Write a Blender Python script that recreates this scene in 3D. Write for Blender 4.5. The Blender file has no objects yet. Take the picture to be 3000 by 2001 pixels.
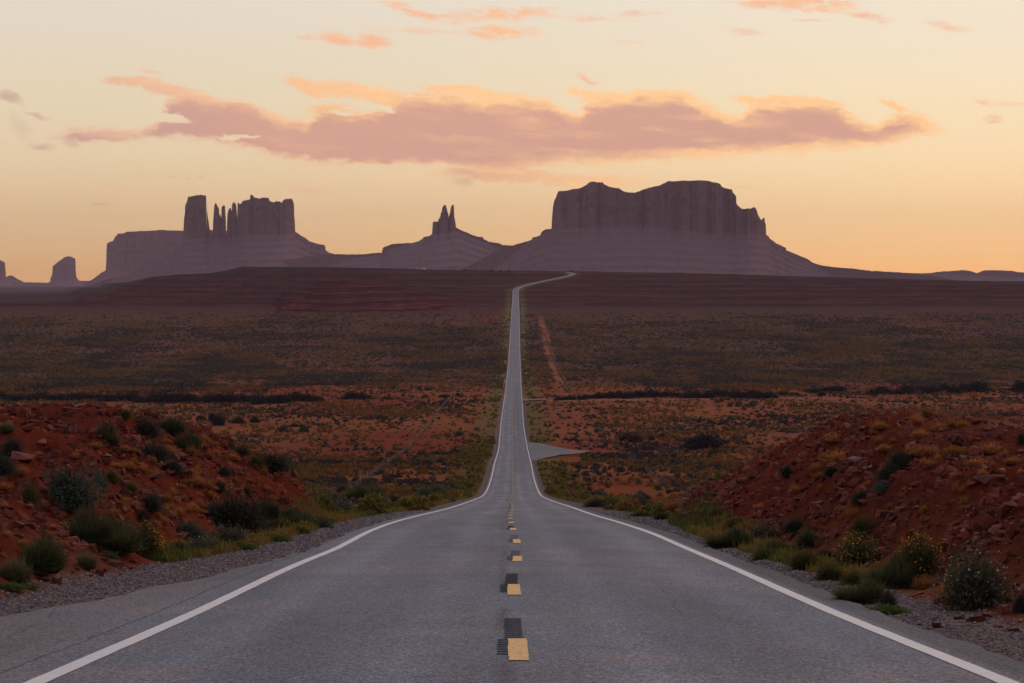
import bpy, bmesh, math, random
import numpy as np
from mathutils import Vector

random.seed(7)
RS = np.random.RandomState(11)
C = bpy.context.scene.collection
sc = bpy.context.scene

# ------------------------------------------------------------------ camera
F = 7083.0          # focal length in photo pixels (photo is 3000 wide)
YH = 800.0          # photo row of the eye level
cam_d = bpy.data.cameras.new("camera")
cam = bpy.data.objects.new("camera", cam_d)
C.objects.link(cam)
cam.location = (0, 0, 0)
cam.rotation_euler = (math.radians(90), 0, 0)
cam_d.sensor_width = 36.0
cam_d.lens = 36.0 * F / 3000.0
cam_d.shift_y = -(1000.5 - YH) / 3000.0
cam_d.clip_start = 0.5
cam_d.clip_end = 120000
sc.camera = cam
sc.view_settings.view_transform = 'Standard'
sc.view_settings.look = 'None'
sc.view_settings.exposure = 0.25
sc.view_settings.gamma = 1.0
sc.cycles.volume_bounces = 0
sc.cycles.max_bounces = 5
sc.cycles.diffuse_bounces = 2
sc.cycles.transparent_max_bounces = 8


def lin(*c):
    """sRGB 0-255 -> linear"""
    return tuple(((v / 255.0) / 12.92) if v / 255.0 <= 0.04045 else (((v / 255.0) + 0.055) / 1.055) ** 2.4 for v in c)


# ------------------------------------------------------------------ node helper
class NT:
    def __init__(s, tree):
        s.t = tree
        s.n = tree.nodes
        s.l = tree.links

    def new(s, typ, **kw):
        nd = s.n.new(typ)
        for k, v in kw.items():
            setattr(nd, k, v)
        return nd

    def put(s, sock, v):
        if hasattr(v, 'is_linked') or isinstance(v, bpy.types.NodeSocket):
            s.l.new(v, sock)
        elif v is not None:
            if isinstance(v, (tuple, list)) and len(v) == 3 and len(sock.default_value) == 4:
                v = (*v, 1.0)
            sock.default_value = v

    def m(s, op, a, b=None, c=None, clamp=False):
        nd = s.new('ShaderNodeMath', operation=op)
        nd.use_clamp = clamp
        s.put(nd.inputs[0], a)
        if b is not None:
            s.put(nd.inputs[1], b)
        if c is not None:
            s.put(nd.inputs[2], c)
        return nd.outputs[0]

    def mix(s, f, a, b, blend='MIX'):
        nd = s.new('ShaderNodeMix', data_type='RGBA', blend_type=blend)
        s.put(nd.inputs[0], f)
        s.put(nd.inputs[6], a)
        s.put(nd.inputs[7], b)
        return nd.outputs[2]

    def sstep(s, x, a, b):
        nd = s.new('ShaderNodeMapRange', interpolation_type='SMOOTHSTEP')
        s.put(nd.inputs[0], x)
        s.put(nd.inputs[1], a)
        s.put(nd.inputs[2], b)
        return nd.outputs[0]

    def noise(s, vec, scale, detail=4, rough=0.55, dist=0.0, col=False):
        nd = s.new('ShaderNodeTexNoise')
        s.put(nd.inputs['Vector'], vec)
        s.put(nd.inputs['Scale'], scale)
        s.put(nd.inputs['Detail'], detail)
        s.put(nd.inputs['Roughness'], rough)
        s.put(nd.inputs['Distortion'], dist)
        return nd.outputs[1] if col else nd.outputs[0]

    def comb(s, x, y, z):
        nd = s.new('ShaderNodeCombineXYZ')
        s.put(nd.inputs[0], x)
        s.put(nd.inputs[1], y)
        s.put(nd.inputs[2], z)
        return nd.outputs[0]

    def sep(s, v):
        nd = s.new('ShaderNodeSeparateXYZ')
        s.put(nd.inputs[0], v)
        return nd.outputs

    def curve(s, x, pts):
        nd = s.new('ShaderNodeFloatCurve')
        cm = nd.mapping
        cv = cm.curves[0]
        cm.use_clip = False
        pts = sorted(pts)
        while len(cv.points) < len(pts):
            cv.points.new(0.5, 0.5)
        for p, (px, py) in zip(cv.points, pts):
            p.location = (px, py)
            p.handle_type = 'AUTO_CLAMPED'
        cm.update()
        s.put(nd.inputs['Value'], x)
        return nd.outputs[0]

    def ramp(s, x, stops, interp='LINEAR'):
        nd = s.new('ShaderNodeValToRGB')
        cr = nd.color_ramp
        cr.interpolation = interp
        while len(cr.elements) < len(stops):
            cr.elements.new(0.5)
        for e, (p, c) in zip(cr.elements, stops):
            e.position = p
            e.color = (*c, 1.0)
        s.put(nd.inputs[0], x)
        return nd.outputs[0]


# ------------------------------------------------------------------ world: dusk sky with clouds
w = bpy.data.worlds.new("World")
sc.world = w
w.use_nodes = True
w.node_tree.nodes.clear()
N = NT(w.node_tree)
tc = N.new('ShaderNodeTexCoord')
dx, dy, dz = N.sep(tc.outputs['Generated'])
front = N.m('MAXIMUM', dy, 0.02)
U = N.m('DIVIDE', dx, front)        # tangent of the azimuth
V = N.m('DIVIDE', dz, front)        # tangent of the elevation
# photo-pixel units make the numbers below readable
PX = N.m('MULTIPLY_ADD', U, F, 1500.0)
PY = N.m('MULTIPLY_ADD', V, -F, YH)
sky = N.new('ShaderNodeTexSky', sky_type='NISHITA')
sky.sun_disc = False
sky.sun_elevation = math.radians(2.0)
sky.sun_rotation = math.radians(12.0)
sky.altitude = 1600
sky.air_density = 1.0
sky.dust_density = 1.5
sky.ozone_density = 2.0
nishita = N.mix(1.0, sky.outputs[0], (0.085, 0.085, 0.085), 'MULTIPLY')
# dusk gradient by elevation
el = N.m('ARCSINE', N.m('MINIMUM', N.m('MAXIMUM', dz, -1.0), 1.0))
eln = N.m('DIVIDE', N.m('MAXIMUM', el, 0.0), math.pi / 2)      # 0..1
deg = 1.0 / 90.0
SKY_TOP = lin(226, 213, 194)
west = N.ramp(eln, [
    (0.0, lin(228, 176, 116)), (0.5 * deg, lin(231, 188, 131)), (1.3 * deg, lin(237, 201, 149)), (2.6 * deg, lin(238, 212, 172)),
    (4.2 * deg, lin(235, 217, 185)), (6.6 * deg, lin(230, 219, 203)), (14 * deg, lin(204, 204, 206)),
    (30 * deg, lin(162, 170, 188)), (1.0, lin(142, 152, 178))])
east = N.ramp(eln, [
    (0.0, lin(150, 124, 134)), (6 * deg, lin(196, 150, 150)), (14 * deg, lin(160, 140, 152)), (30 * deg, lin(146, 146, 168)), (1.0, lin(142, 152, 178))])
fw = N.sstep(dy, -0.5, 0.75)
grad = N.mix(fw, east, west)
# brighter where the sun has just gone down, a little right of the road
rt = N.sstep(U, -0.22, 0.22)
grad = N.mix(1.0, grad, N.mix(rt, (0.95, 0.945, 0.95), (1.03, 1.03, 1.02)), 'MULTIPLY')
grad = N.mix(0.12, grad, nishita)

# clouds --------------------------------------------------------------
pos = N.comb(PX, PY, 0.0)
warp1 = N.noise(N.comb(N.m('MULTIPLY', PX, 1 / 260.0), N.m('MULTIPLY', PY, 1 / 120.0), 0.0), 1.0, 5, 0.6, col=True)
warp2 = N.noise(N.comb(N.m('MULTIPLY', PX, 1 / 60.0), N.m('MULTIPLY', PY, 1 / 34.0), 4.0), 1.0, 8, 0.72, col=True)
w1 = N.sep(warp1)
w2 = N.sep(warp2)


def warp(base, a, b, amp1, amp2):
    t = N.m('MULTIPLY_ADD', N.m('SUBTRACT', a, 0.5), amp1, base)
    return N.m('MULTIPLY_ADD', N.m('SUBTRACT', b, 0.5), amp2, t)


CX = warp(PX, w1[0], w2[0], 50, 90)
CY = warp(PY, w1[1], w2[1], 22, 52)
top_pts = [(100, 395), (180, 380), (240, 362), (330, 378), (430, 372), (465, 335), (490, 290), (520, 266), (560, 268),
           (600, 276), (690, 284), (760, 302), (830, 336), (895, 347), (935, 312), (980, 306), (1060, 318), (1120, 300), (1200, 270),
           (1290, 268), (1400, 280), (1500, 275), (1600, 282), (1690, 322), (1725, 292), (1780, 276), (1850, 274), (1910, 268),
           (1970, 266), (2030, 284), (2090, 308), (2165, 327), (2195, 305), (2250, 290), (2330, 290), (2410, 290), (2460, 312),
           (2520, 345), (2570, 357), (2612, 330), (2650, 322), (2700, 345), (2760, 388), (2850, 400)]
bot_pts = [(100, 398), (190, 400), (240, 412), (330, 420), (430, 418), (520, 414), (620, 425), (750, 458), (900, 482), (1050, 492),
           (1200, 492), (1350, 505), (1500, 512), (1600, 494), (1750, 486), (1900, 484), (2050, 474), (2200, 462), (2400, 448),
           (2560, 440), (2660, 412), (2760, 392), (2850, 398)]
xn = N.m('DIVIDE', CX, 3000.0)
top = N.m('MULTIPLY', N.curve(xn, [(a / 3000.0, b / 600.0) for a, b in top_pts]), 600.0)
bot = N.m('MULTIPLY', N.curve(xn, [(a / 3000.0, b / 600.0) for a, b in bot_pts]), 600.0)
dt = N.m('SUBTRACT', CY, top)      # >0 inside
db = N.m('SUBTRACT', bot, CY)
body = N.m('MINIMUM', N.m('MINIMUM', N.m('DIVIDE', dt, 42.0), N.m('DIVIDE', db, 52.0)),
           N.m('MINIMUM', N.m('DIVIDE', N.m('SUBTRACT', CX, 150.0), 130.0), N.m('DIVIDE', N.m('SUBTRACT', 2770.0, CX), 90.0)))
body = N.m('MINIMUM', N.m('MAXIMUM', body, -1.0), 1.0)


def blob(cx, cy, rx, ry, ang=0.0, soft=0.75, amt=1.0, raw=False):
    ca, sa = math.cos(math.radians(ang)), math.sin(math.radians(ang))
    ddx = N.m('SUBTRACT', CX, cx)
    ddy = N.m('SUBTRACT', CY, cy)
    p = N.m('DIVIDE', N.m('ADD', N.m('MULTIPLY', ddx, ca), N.m('MULTIPLY', ddy, sa)), rx)
    q = N.m('DIVIDE', N.m('SUBTRACT', N.m('MULTIPLY', ddy, ca), N.m('MULTIPLY', ddx, sa)), ry)
    r = N.m('SQRT', N.m('ADD', N.m('MULTIPLY', p, p), N.m('MULTIPLY', q, q)))
    if raw:
        return N.m('MULTIPLY', N.m('MAXIMUM', N.m('SUBTRACT', 1.12, r), -1.0), 0.9)
    return N.m('MULTIPLY', N.sstep(r, 1.0 + soft * 0.35, 1.0 - soft * 0.65), amt)


def union(lst):
    o = lst[0]
    for b in lst[1:]:
        o = N.m('MAXIMUM', o, b)
    return o


arms = union([blob(*q, raw=True) for q in (
    (385, 240, 90, 17, 3), (470, 258, 100, 24, 16), (560, 285, 100, 26, 12), (300, 398, 150, 20, 0),
    (900, 254, 80, 22, 20), (1010, 264, 130, 24, 8), (1130, 290, 150, 28, 9), (960, 325, 70, 26, 0),
    (1330, 266, 110, 17, 5), (1460, 286, 110, 22, 9), (1720, 274, 70, 14, 14), (1800, 292, 110, 26, 6),
    (1950, 282, 120, 22, 4), (2200, 296, 70, 13, 6), (2300, 298, 80, 18, 4), (2400, 302, 80, 18, 6), (2620, 314, 50, 13, 22), (2680, 360, 85, 30, 14),
    (1720, 530, 200, 24, 1.5), (1480, 512, 220, 26, 4))])
hole = union([blob(*q, raw=True) for q in ((1085, 314, 70, 12, 10), (690, 406, 60, 9, -3), (505, 345, 46, 14, 6), (1000, 330, 36, 8, 12))])
ern = N.noise(N.comb(N.m('MULTIPLY', PX, 1 / 70.0), N.m('ADD', N.m('MULTIPLY', PY, 1 / 22.0), N.m('MULTIPLY', PX, -1 / 260.0)), 8.0), 1.0, 10, 0.68, 0.4)
fld = N.m('MAXIMUM', body, arms)
fld = N.m('MINIMUM', fld, N.m('MULTIPLY', N.m('SUBTRACT', hole, 0.25), -1.6))
fle = N.m('MULTIPLY_ADD', N.m('SUBTRACT', ern, 0.5), 1.2, fld)
main = N.m('POWER', N.sstep(fle, -0.14, 0.55), 1.25)
bits = union([
    blob(1030, 118, 105, 19, 6, 1.0, 0.9), blob(1085, 120, 60, 26, 4, 1.0, 0.9), blob(905, 112, 40, 8, 12, 1.0, 0.6),
    blob(1180, 22, 110, 18, 22, 1.1, 0.7), blob(1290, 52, 90, 13, 4, 1.1, 0.75), blob(1480, 40, 150, 22, -2, 1.1, 0.72),
    blob(1700, 50, 160, 9, 2, 1.2, 0.4), blob(1880, 38, 70, 8, -3, 1.2, 0.6),
    blob(1240, 88, 140, 9, 2, 1.2, 0.45), blob(1470, 96, 110, 22, 0, 1.1, 0.75),
    blob(2330, 8, 190, 24, 2, 1.0, 0.85), blob(2520, 40, 90, 16, 14, 1.1, 0.6), blob(2370, 58, 60, 6, 0, 1.2, 0.45),
    blob(2780, 78, 75, 14, 12, 1.2, 0.5), blob(2190, 92, 55, 10, 4, 1.2, 0.4), blob(1840, 124, 40, 6, -2, 1.2, 0.4),
    blob(1715, 235, 40, 8, 18, 1.2, 0.5), blob(440, 212, 50, 8, 14, 1.2, 0.35),
    blob(2905, 352, 35, 12, 3, 1.2, 0.6), blob(2870, 298, 24, 7, 20, 1.2, 0.5), blob(2950, 305, 60, 8, 2, 1.2, 0.35),
    blob(915, 560, 60, 9, 8, 1.2, 0.5), blob(322, 556, 38, 14, 10, 1.2, 0.4), blob(30, 572, 30, 9, 28, 1.2, 0.4), blob(2190, 552, 70, 6, 5, 1.2, 0.4)])
grey = union([
    blob(30, 285, 42, 15, 28, 1.1, 0.6), blob(110, 342, 38, 10, 18, 1.2, 0.45), blob(120, 428, 36, 12, 5, 1.2, 0.5), blob(60, 372, 50, 22, 60, 1.3, 0.2),
    blob(1355, 533, 36, 15, 10, 1.2, 0.4), blob(285, 594, 34, 5, 8, 0.9, 0.4), blob(498, 524, 14, 4, 5, 1.0, 0.35), blob(550, 522, 11, 3.5, 0, 1.0, 0.45),
    blob(597, 520, 12, 3.5, 0, 1.0, 0.4), blob(400, 520, 70, 3, 1, 1.2, 0.18), blob(205, 418, 28, 12, 20, 1.2, 0.4)])
# light and colour of the cloud: lit rims, mauve body
strk = N.noise(N.comb(N.m('MULTIPLY', CX, 1 / 330.0), N.m('ADD', N.m('MULTIPLY', CY, 1 / 46.0), N.m('MULTIPLY', CX, -1 / 900.0)), 2.0), 1.0, 4, 0.55)
rim = N.sstep(N.m('MULTIPLY_ADD', N.m('SUBTRACT', ern, 0.5), 70.0, dt), 52, 8)
rimb = N.m('MULTIPLY', N.sstep(db, 52, 6), N.sstep(PX, 950, 1900))
lit = N.m('MAXIMUM', N.m('MULTIPLY', rim, N.m('MULTIPLY_ADD', N.sstep(PX, 300, 1900), 0.35, 0.65)), rimb)
lit = N.m('ADD', lit, N.m('MULTIPLY', N.sstep(strk, 0.48, 0.74), N.m('MULTIPLY_ADD', N.sstep(PX, 600, 2000), 0.55, 0.14)), clamp=True)
lit = N.m('MAXIMUM', lit, N.m('MULTIPLY', N.sstep(fle, 0.62, 0.1), N.m('MULTIPLY_ADD', N.sstep(PX, 200, 1400), 0.5, 0.35)))
ccol = N.mix(lit, lin(208, 156, 136), lin(253, 200, 142))
ccol = N.mix(N.sstep(PX, 900, 200), ccol, N.mix(lit, lin(195, 153, 140), lin(240, 190, 152)))
bcol = N.mix(N.sstep(strk, 0.35, 0.65), lin(232, 180, 152), lin(242, 188, 144))
bits = N.m('MULTIPLY', bits, 1.4, clamp=True)
out = N.mix(N.m('MULTIPLY', bits, N.m('MULTIPLY_ADD', N.sstep(ern, 0.36, 0.6), 0.85, 0.25)), grad, bcol)
out = N.mix(N.m('MULTIPLY', grey, 0.95), out, lin(182, 142, 128))
out = N.mix(N.m('MULTIPLY', main, 0.97), out, ccol)
out = N.mix(N.sstep(dy, 0.3, 0.5), grad, out)
bg = N.new('ShaderNodeBackground')
N.put(bg.inputs[0], out)
bg.inputs[1].default_value = 1.0
wo = N.new('ShaderNodeOutputWorld')
N.l.new(bg.outputs[0], wo.inputs[0])
w.cycles.sampling_method = 'MANUAL'
w.cycles.sample_map_resolution = 512

# ------------------------------------------------------------------ sun: just the last afterglow ahead
sd = bpy.data.lights.new("sun", 'SUN')
sd.energy = 1.0
sd.angle = math.radians(24)
sd.color = (1.0, 0.66, 0.42)
sun = bpy.data.objects.new("sun", sd)
C.objects.link(sun)
# light travels from ahead-right, low over the horizon, towards the camera
sdir = Vector((math.sin(math.radians(25)), math.cos(math.radians(25)), math.tan(math.radians(24)))).normalized()
sun.rotation_euler = sdir.to_track_quat('Z', 'Y').to_euler()


# ------------------------------------------------------------------ numpy noise
def _hash(ix, iy, seed):
    h = (ix.astype(np.int64) * 374761393 + iy.astype(np.int64) * 668265263 + seed * 1442695041) & 0xFFFFFFFF
    h = ((h ^ (h >> 13)) * 1274126177) & 0xFFFFFFFF
    h = (h ^ (h >> 16)) & 0xFFFFFF
    return h / float(0xFFFFFF)


def vnoise(x, y, seed=0):
    x = np.asarray(x, float)
    y = np.asarray(y, float)
    ix = np.floor(x)
    iy = np.floor(y)
    fx = x - ix
    fy = y - iy
    fx = fx * fx * (3 - 2 * fx)
    fy = fy * fy * (3 - 2 * fy)
    a = _hash(ix, iy, seed)
    b = _hash(ix + 1, iy, seed)
    c = _hash(ix, iy + 1, seed)
    d = _hash(ix + 1, iy + 1, seed)
    return (a * (1 - fx) + b * fx) * (1 - fy) + (c * (1 - fx) + d * fx) * fy


def fbm(x, y, seed=0, octv=4, gain=0.5):
    s = 0.0
    a = 1.0
    t = 0.0
    for o in range(octv):
        s = s + a * vnoise(x * (2.03 ** o) + 17.3 * o, y * (2.03 ** o) - 9.1 * o, seed + o)
        t += a
        a *= gain
    return s / t


def sm(x, a, b):
    t = np.clip((x - a) / (b - a), 0, 1)
    return t * t * (3 - 2 * t)


def pchip(xs, ys):
    xs = np.array(xs, float)
    ys = np.array(ys, float)
    h = np.diff(xs)
    dl = np.diff(ys) / h
    m = np.zeros_like(xs)
    m[1:-1] = np.where(dl[:-1] * dl[1:] > 0, 2 * dl[:-1] * dl[1:] / np.where(dl[:-1] + dl[1:] == 0, 1, dl[:-1] + dl[1:]), 0)
    m[0] = dl[0]
    m[-1] = dl[-1]

    def f(x):
        x = np.asarray(x, float)
        i = np.clip(np.searchsorted(xs, x) - 1, 0, len(xs) - 2)
        t = (x - xs[i]) / h[i]
        tc_ = np.clip(t, 0, 1)
        r = ((1 + 2 * tc_) * (1 - tc_) ** 2 * ys[i] + tc_ * (1 - tc_) ** 2 * h[i] * m[i] + tc_ ** 2 * (3 - 2 * tc_) * ys[i + 1]
             + tc_ ** 2 * (tc_ - 1) * h[i] * m[i + 1])
        r = r + np.where(t < 0, (x - xs[0]) * m[0], 0) + np.where(t > 1, (x - xs[-1]) * m[-1], 0)
        return r
    return f


# ------------------------------------------------------------------ the road in plan and profile (edge lines are 7.3 m apart)
RT = [(2001, 94, 2961), (1796, 565, 2450), (1659, 855, 2138), (1600, 1000, 2000), (1565, 1061, 1917), (1532, 1145, 1820), (1510, 1227, 1744),
      (1495, 1293, 1701.6), (1480, 1344, 1658), (1470, 1372, 1625), (1460, 1399, 1601), (1453, 1414, 1587), (1440, 1424.5, 1576.6),
      (1423, 1433, 1572), (1402, 1439, 1564), (1365, 1447, 1557), (1308, 1462.5, 1545), (1251, 1466, 1533.6), (1193, 1474, 1530.7),
      (1136, 1482, 1527), (1079, 1488, 1524.4), (985, 1494.7, 1522), (930, 1498, 1521.2), (897, 1500.4, 1520.4), (872, 1501.7, 1519.5)]
RD = [F * 7.3 / (r - l) for y, l, r in RT]
RX = [((l + r) / 2 - 1500) / F * d for (y, l, r), d in zip(RT, RD)]
RZ = [-(y - YH) / F * d for (y, l, r), d in zip(RT, RD)]
tail = [(1511, 853, 3050), (1517, 843.4, 3090), (1531.7, 839.5, 3120), (1562, 830.6, 3180), (1616, 819, 3270), (1655, 810, 3350), (1672, 805.5, 3395), (1679.7, 802.6, 3425),
        (1676, 799.4, 3465), (1660, 797.6, 3500)]
for x_, y_, d_ in tail:
    RD.append(d_)
    RX.append((x_ - 1500) / F * d_)
    RZ.append(-(y_ - YH) / F * d_)
# smooth the profile a little
_g = pchip([-60, 0] + RD + [3560, 3700, 5000, 12000, 17500], [5.0, -1.53] + RZ + [4.0, 3.5, -30, -66, -92])
_xc = pchip([-60, 0] + RD + [3560], [0.3, 0.12] + RX + [60])


def gprof(Y):
    Y = np.asarray(Y, float)
    s = np.zeros_like(Y)
    for k in (-1, -0.5, 0, 0.5, 1):
        s = s + _g(Y + k * np.clip(np.abs(Y) * 0.05, 0.5, 20))
    return s / 5


def xcen(Y):
    Y = np.asarray(Y, float)
    s = np.zeros_like(Y)
    w_ = np.interp(Y, [0, 20, 60, 300, 2700, 3000], [.3, .08, .14, .14, .03, .006]) * np.maximum(np.abs(Y), 4)
    for k in (-1, -0.6, -0.3, 0, 0.3, 0.6, 1):
        s = s + _xc(Y + k * w_)
    return s / 7


def tab(pts):
    xs = np.array([p[0] for p in pts], float)
    return [lambda q, k=k: np.interp(q, xs, [p[k] for p in pts]) for k in range(1, len(pts[0]))]


def zoomA(ox, pts, oy=500.0, s=2.351):
    return [(ox + p[0] / s, oy + p[1] / s) for p in pts]


rim_y = tab([(-1500, 905), (0, 890), (200, 884), (221, 878), (240, 868), (255, 859), (315, 858), (340, 853), (353, 836), (404, 827), (447, 810), (532, 804), (617, 801), (663, 793),
             (715, 781.6), (1000, 783), (1298, 790), (1595, 793), (2000, 799), (2298, 809), (2617, 817), (3000, 827), (4500, 850)])[0]
nose_y = tab([(600, 990), (690, 948), (760, 905), (812, 884), (825, 857), (880, 846), (905, 838), (936, 820), (1010, 819), (1090, 829), (1180, 842), (1280, 858), (1370, 880), (1450, 960)])[0]
Lcy, LcY = tab([(-1500, 1150, 42), (-800, 1190, 50), (0, 1201, 60), (170, 1203, 64), (298, 1205, 68), (383, 1218, 72), (468, 1235, 76), (583, 1256, 80), (663, 1299, 84), (745, 1335, 88),
                (829, 1380, 92), (900, 1436, 93), (936, 1482, 92), (960, 1512, 86), (1000, 1545, 80)])
Rcy, RcY = tab([(1930, 1530, 92), (1958, 1498, 96), (2000, 1472, 98), (2054, 1436, 97), (2108, 1403, 94), (2190, 1367, 87), (2244, 1334, 84), (2298, 1307, 80), (2380, 1267, 76),
                (2461, 1240, 72), (2515, 1229, 68), (2608, 1226, 64), (2678, 1215, 60), (2760, 1226, 56), (2841, 1248, 52), (2922, 1261, 50), (3000, 1267, 50), (3800, 1300, 42), (4500, 1300, 38)])
GREY_L = tab([(-60, -8), (20, -8), (26, -7.0), (33, -6.5), (41, -6.2), (50, -5.6), (65, -5.3), (80, -5.6), (110, -5.8), (140, -5.3), (300, -4.9), (500, -5.2), (4000, -5.0)])[0]
GREY_R = tab([(-60, 6), (20, 5.8), (27, 5.3), (34, 4.9), (45, 4.7), (65, 4.8), (80, 5.4), (105, 7.2), (125, 6.2), (300, 4.9), (4000, 4.9)])[0]
ASP_L = tab([(-60, -6.4), (20, -6.2), (26.3, -5.7), (31, -5.1), (35, -4.7), (41, -4.35), (52, -4.15), (60, -4.12), (100, -4.1), (140, -4.0), (4000, -4.05)])[0]
ASP_R = tab([(-60, 4.2), (4000, 4.1)])[0]


def stair(t, n, k=0.75):
    q = t * n
    f = q - np.floor(q)
    return (np.floor(q) + (1 - k) * f + k * sm(f, 0.84, 0.95)) / n


def T(X, Y, full=False):
    """ground height (eye level = 0) and masks"""
    X, Y = np.broadcast_arrays(np.asarray(X, float), np.asarray(Y, float))
    Ye = np.maximum(Y, 4.0)
    a = X / Ye
    px = 1500 + F * a
    xc = xcen(Y)
    s = X - xc
    g = gprof(Y)
    # mesa scarps
    farm = sm(Y, 2150, 2600)
    warp_ = (fbm(X / 200.0, Y / 240.0, 31, 5, .6) - 0.5)
    pxw = px + (fbm(X / 130.0, Y / 130.0, 33, 4) - 0.5) * 150 * sm(np.abs(Y - 3560), 0, 500) * (Y > 2000)
    ztop = -(rim_y(pxw) - YH) / F * 3560.0
    g0, g1 = -36.5, 4.0
    t = np.clip((g - g0) / (g1 - g0), 0, 1)
    away = sm(np.abs(s), 12, 120)
    tt = np.clip(t + warp_ * 0.5 * away * np.sin(np.pi * np.clip(t, 0, 1)), 0, 1)
    leftm = sm(px, 1300, 1000)
    tt2 = tt * (1 - away * (0.6 + 0.4 * leftm)) + stair(tt, 7, .92) * away * (0.6 + 0.4 * leftm)
    zm = g0 + (ztop - g0) * tt2
    up = (Y > 2585) & (Y <= 3560)
    z = np.where(up, zm, g)
    # behind the rim
    back = np.interp(Y, [3560, 4200, 7000, 12000, 17500], [0, 1, 2, 3, 4])
    zb = np.interp(back, [0, 1, 2, 3, 4], [0, -6, -30, -66, -92])
    z = np.where(Y > 3560, np.where(back < 3, ztop * (1 - back / 3.0) + zb * 1.0 * (back > 0), zb), z)
    # flank of the left mesa nose: the ground left of it stays low
    # red nose in front
    ztop2 = -(nose_y(px + (fbm(X / 90.0, Y / 90.0, 35, 4) - 0.5) * 190 * sm(np.abs(Y - 2700), 0, 300)) - YH) / F * 2700.0
    base2 = gprof(np.full_like(Y, 2180.0)) if False else -43.5
    toe = np.clip(830 - px, 0, 300) * 1.3
    t2 = np.clip((Y - 2200 - toe + warp_ * 300) / (480.0 - toe), 0, 1)
    t2s = 0.15 * t2 + 0.85 * stair(t2, 7, .9)
    zn = base2 + (ztop2 - base2) * t2s
    zn = np.where(Y > 2700, ztop2 - (Y - 2700) * 0.05, zn)
    nose = (ztop2 > base2) & (Y > 2150) & (Y < 3400)
    nm = np.where(nose, sm(zn - z, 0, 3), 0.0)
    z = np.where(nose, np.maximum(z, zn), z)
    # rolling of the flats
    z = z + (fbm(X / 90.0, Y / 90.0, 3, 4) - 0.5) * 2.6 * sm(Y, 350, 900) * sm(np.abs(s), 14, 90) * sm(Y, 30000, 4000)
    z = z + (fbm(X / 18.0, Y / 18.0, 5, 3) - 0.5) * 0.8 * sm(np.abs(s), 8, 20) * sm(Y, 90, 130)
    z = z - 0.55 * sm(np.abs(s), 5.2, 11) * sm(Y, 95, 140) * sm(Y, 900, 300)
    # dry wash with a cut bank on the right
    wy = 700 - (X - 15) * 1.15 + 14 * (fbm(X / 30.0, 0 * X, 41, 3) - 0.5)
    wsh = sm(X, 14, 20) * sm(X, 84, 74)
    dw = Y - wy
    z = z - 2.2 * wsh * sm(dw, -26, -2) * sm(dw, 1.4, 0.0)
    # wash of the tamarisks
    ty = 1060 + 22 * (fbm(X / 80.0, 0 * X, 43, 3) - 0.5) + np.where(X > 60, (X - 60) * 0.5, 0)
    z = z - 1.6 * sm(np.abs(Y - ty), 22, 6) * sm(np.abs(s), 9, 22)
    # road-cut mounds
    mound = np.zeros_like(z)
    zo = z
    for side, cy, cY in ((-1, Lcy, LcY), (1, Rcy, RcY)):
        foot = np.where(side < 0, -GREY_L(Y), GREY_R(Y)) + 0.1
        Yf = np.maximum(np.where(side < 0, 6.1, 5.1) / np.maximum(np.abs(a), 1e-3), 4)
        Yc = cY(px)
        zc = -(cy(px) - YH) / F * Yc
        gf = gprof(Yf)
        tm = (Y - Yf) / np.maximum(Yc - Yf, 0.5)
        tcl = np.clip(tm, 0, 1)
        prof = 1 - (1 - tcl) ** 1.25
        zz = gf * (1 - prof) + zc * prof
        zz = np.where(tm > 1, zc - 0.05 * (Y - Yc) - 0.5 * np.maximum(Y - Yc - 2.5, 0) ** 1.1, zz)
        rng = sm(np.abs(s), np.interp(Y, [50, 75], [5.0, 4.7]) if side > 0 else 5.9, np.interp(Y, [50, 75], [7.5, 5.9]) if side > 0 else 7.5) * ((a * side) > 0) * ((px < 1000) if side < 0 else (px > 1930))
        n1 = fbm(X / 2.6, Y / 2.6, 51 + side, 5, 0.55) - 0.5
        n2 = np.abs(fbm(X / 0.75 + 0.2 * Y, Y / 1.1, 61 + side, 3) - 0.5) * 2
        env = sm(tm, 0.0, 0.12) * sm(tm, 1.35, 1.0)
        zz = zz + env * (n1 * 0.9 * sm(tm, 1.02, 0.7) + n1 * 0.3 + (0.3 - n2) * 0.34)
        use = (rng > 0) & (tm > 0)
        zz = z + (zz - z) * np.clip(rng * 1.0, 0, 1)
        mk = np.where(use & (zz > z), 1.0, 0.0) * rng
        z = np.where(use, np.maximum(z, zz), z)
        mound = np.maximum(mound, mk * sm(zz - zo, 0.0, 0.25))
    # ground stays a hand below the asphalt
    drop = 0.025 + 0.0003 * np.clip(Y, 0, 4000)
    z = z - drop * sm(s, ASP_L(Y) - .5, ASP_L(Y) - .05) * sm(s, ASP_R(Y) + .5, ASP_R(Y) + .05) - 0.008 * np.abs(s) * sm(np.abs(s), 11, 6.5)
    if full:
        return z, dict(s=s, px=px, mound=mound, nose=nm, wash=wsh * sm(dw, -24, -2) * sm(dw, 3, 0.4), ty=ty)
    return z


def hit(px, y, y0=14.0, y1=3400.0):
    """where the line of sight through a photo pixel meets the ground"""
    a = (px - 1500) / F
    Ys = np.geomspace(y0, y1, 5000)
    z = T(a * Ys, Ys)
    yi = YH - F * z / Ys
    k = np.argmax(yi <= y)
    if yi[k] > y:
        k = len(Ys) - 1
    return a * Ys[k], Ys[k], float(z[k])


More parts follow.
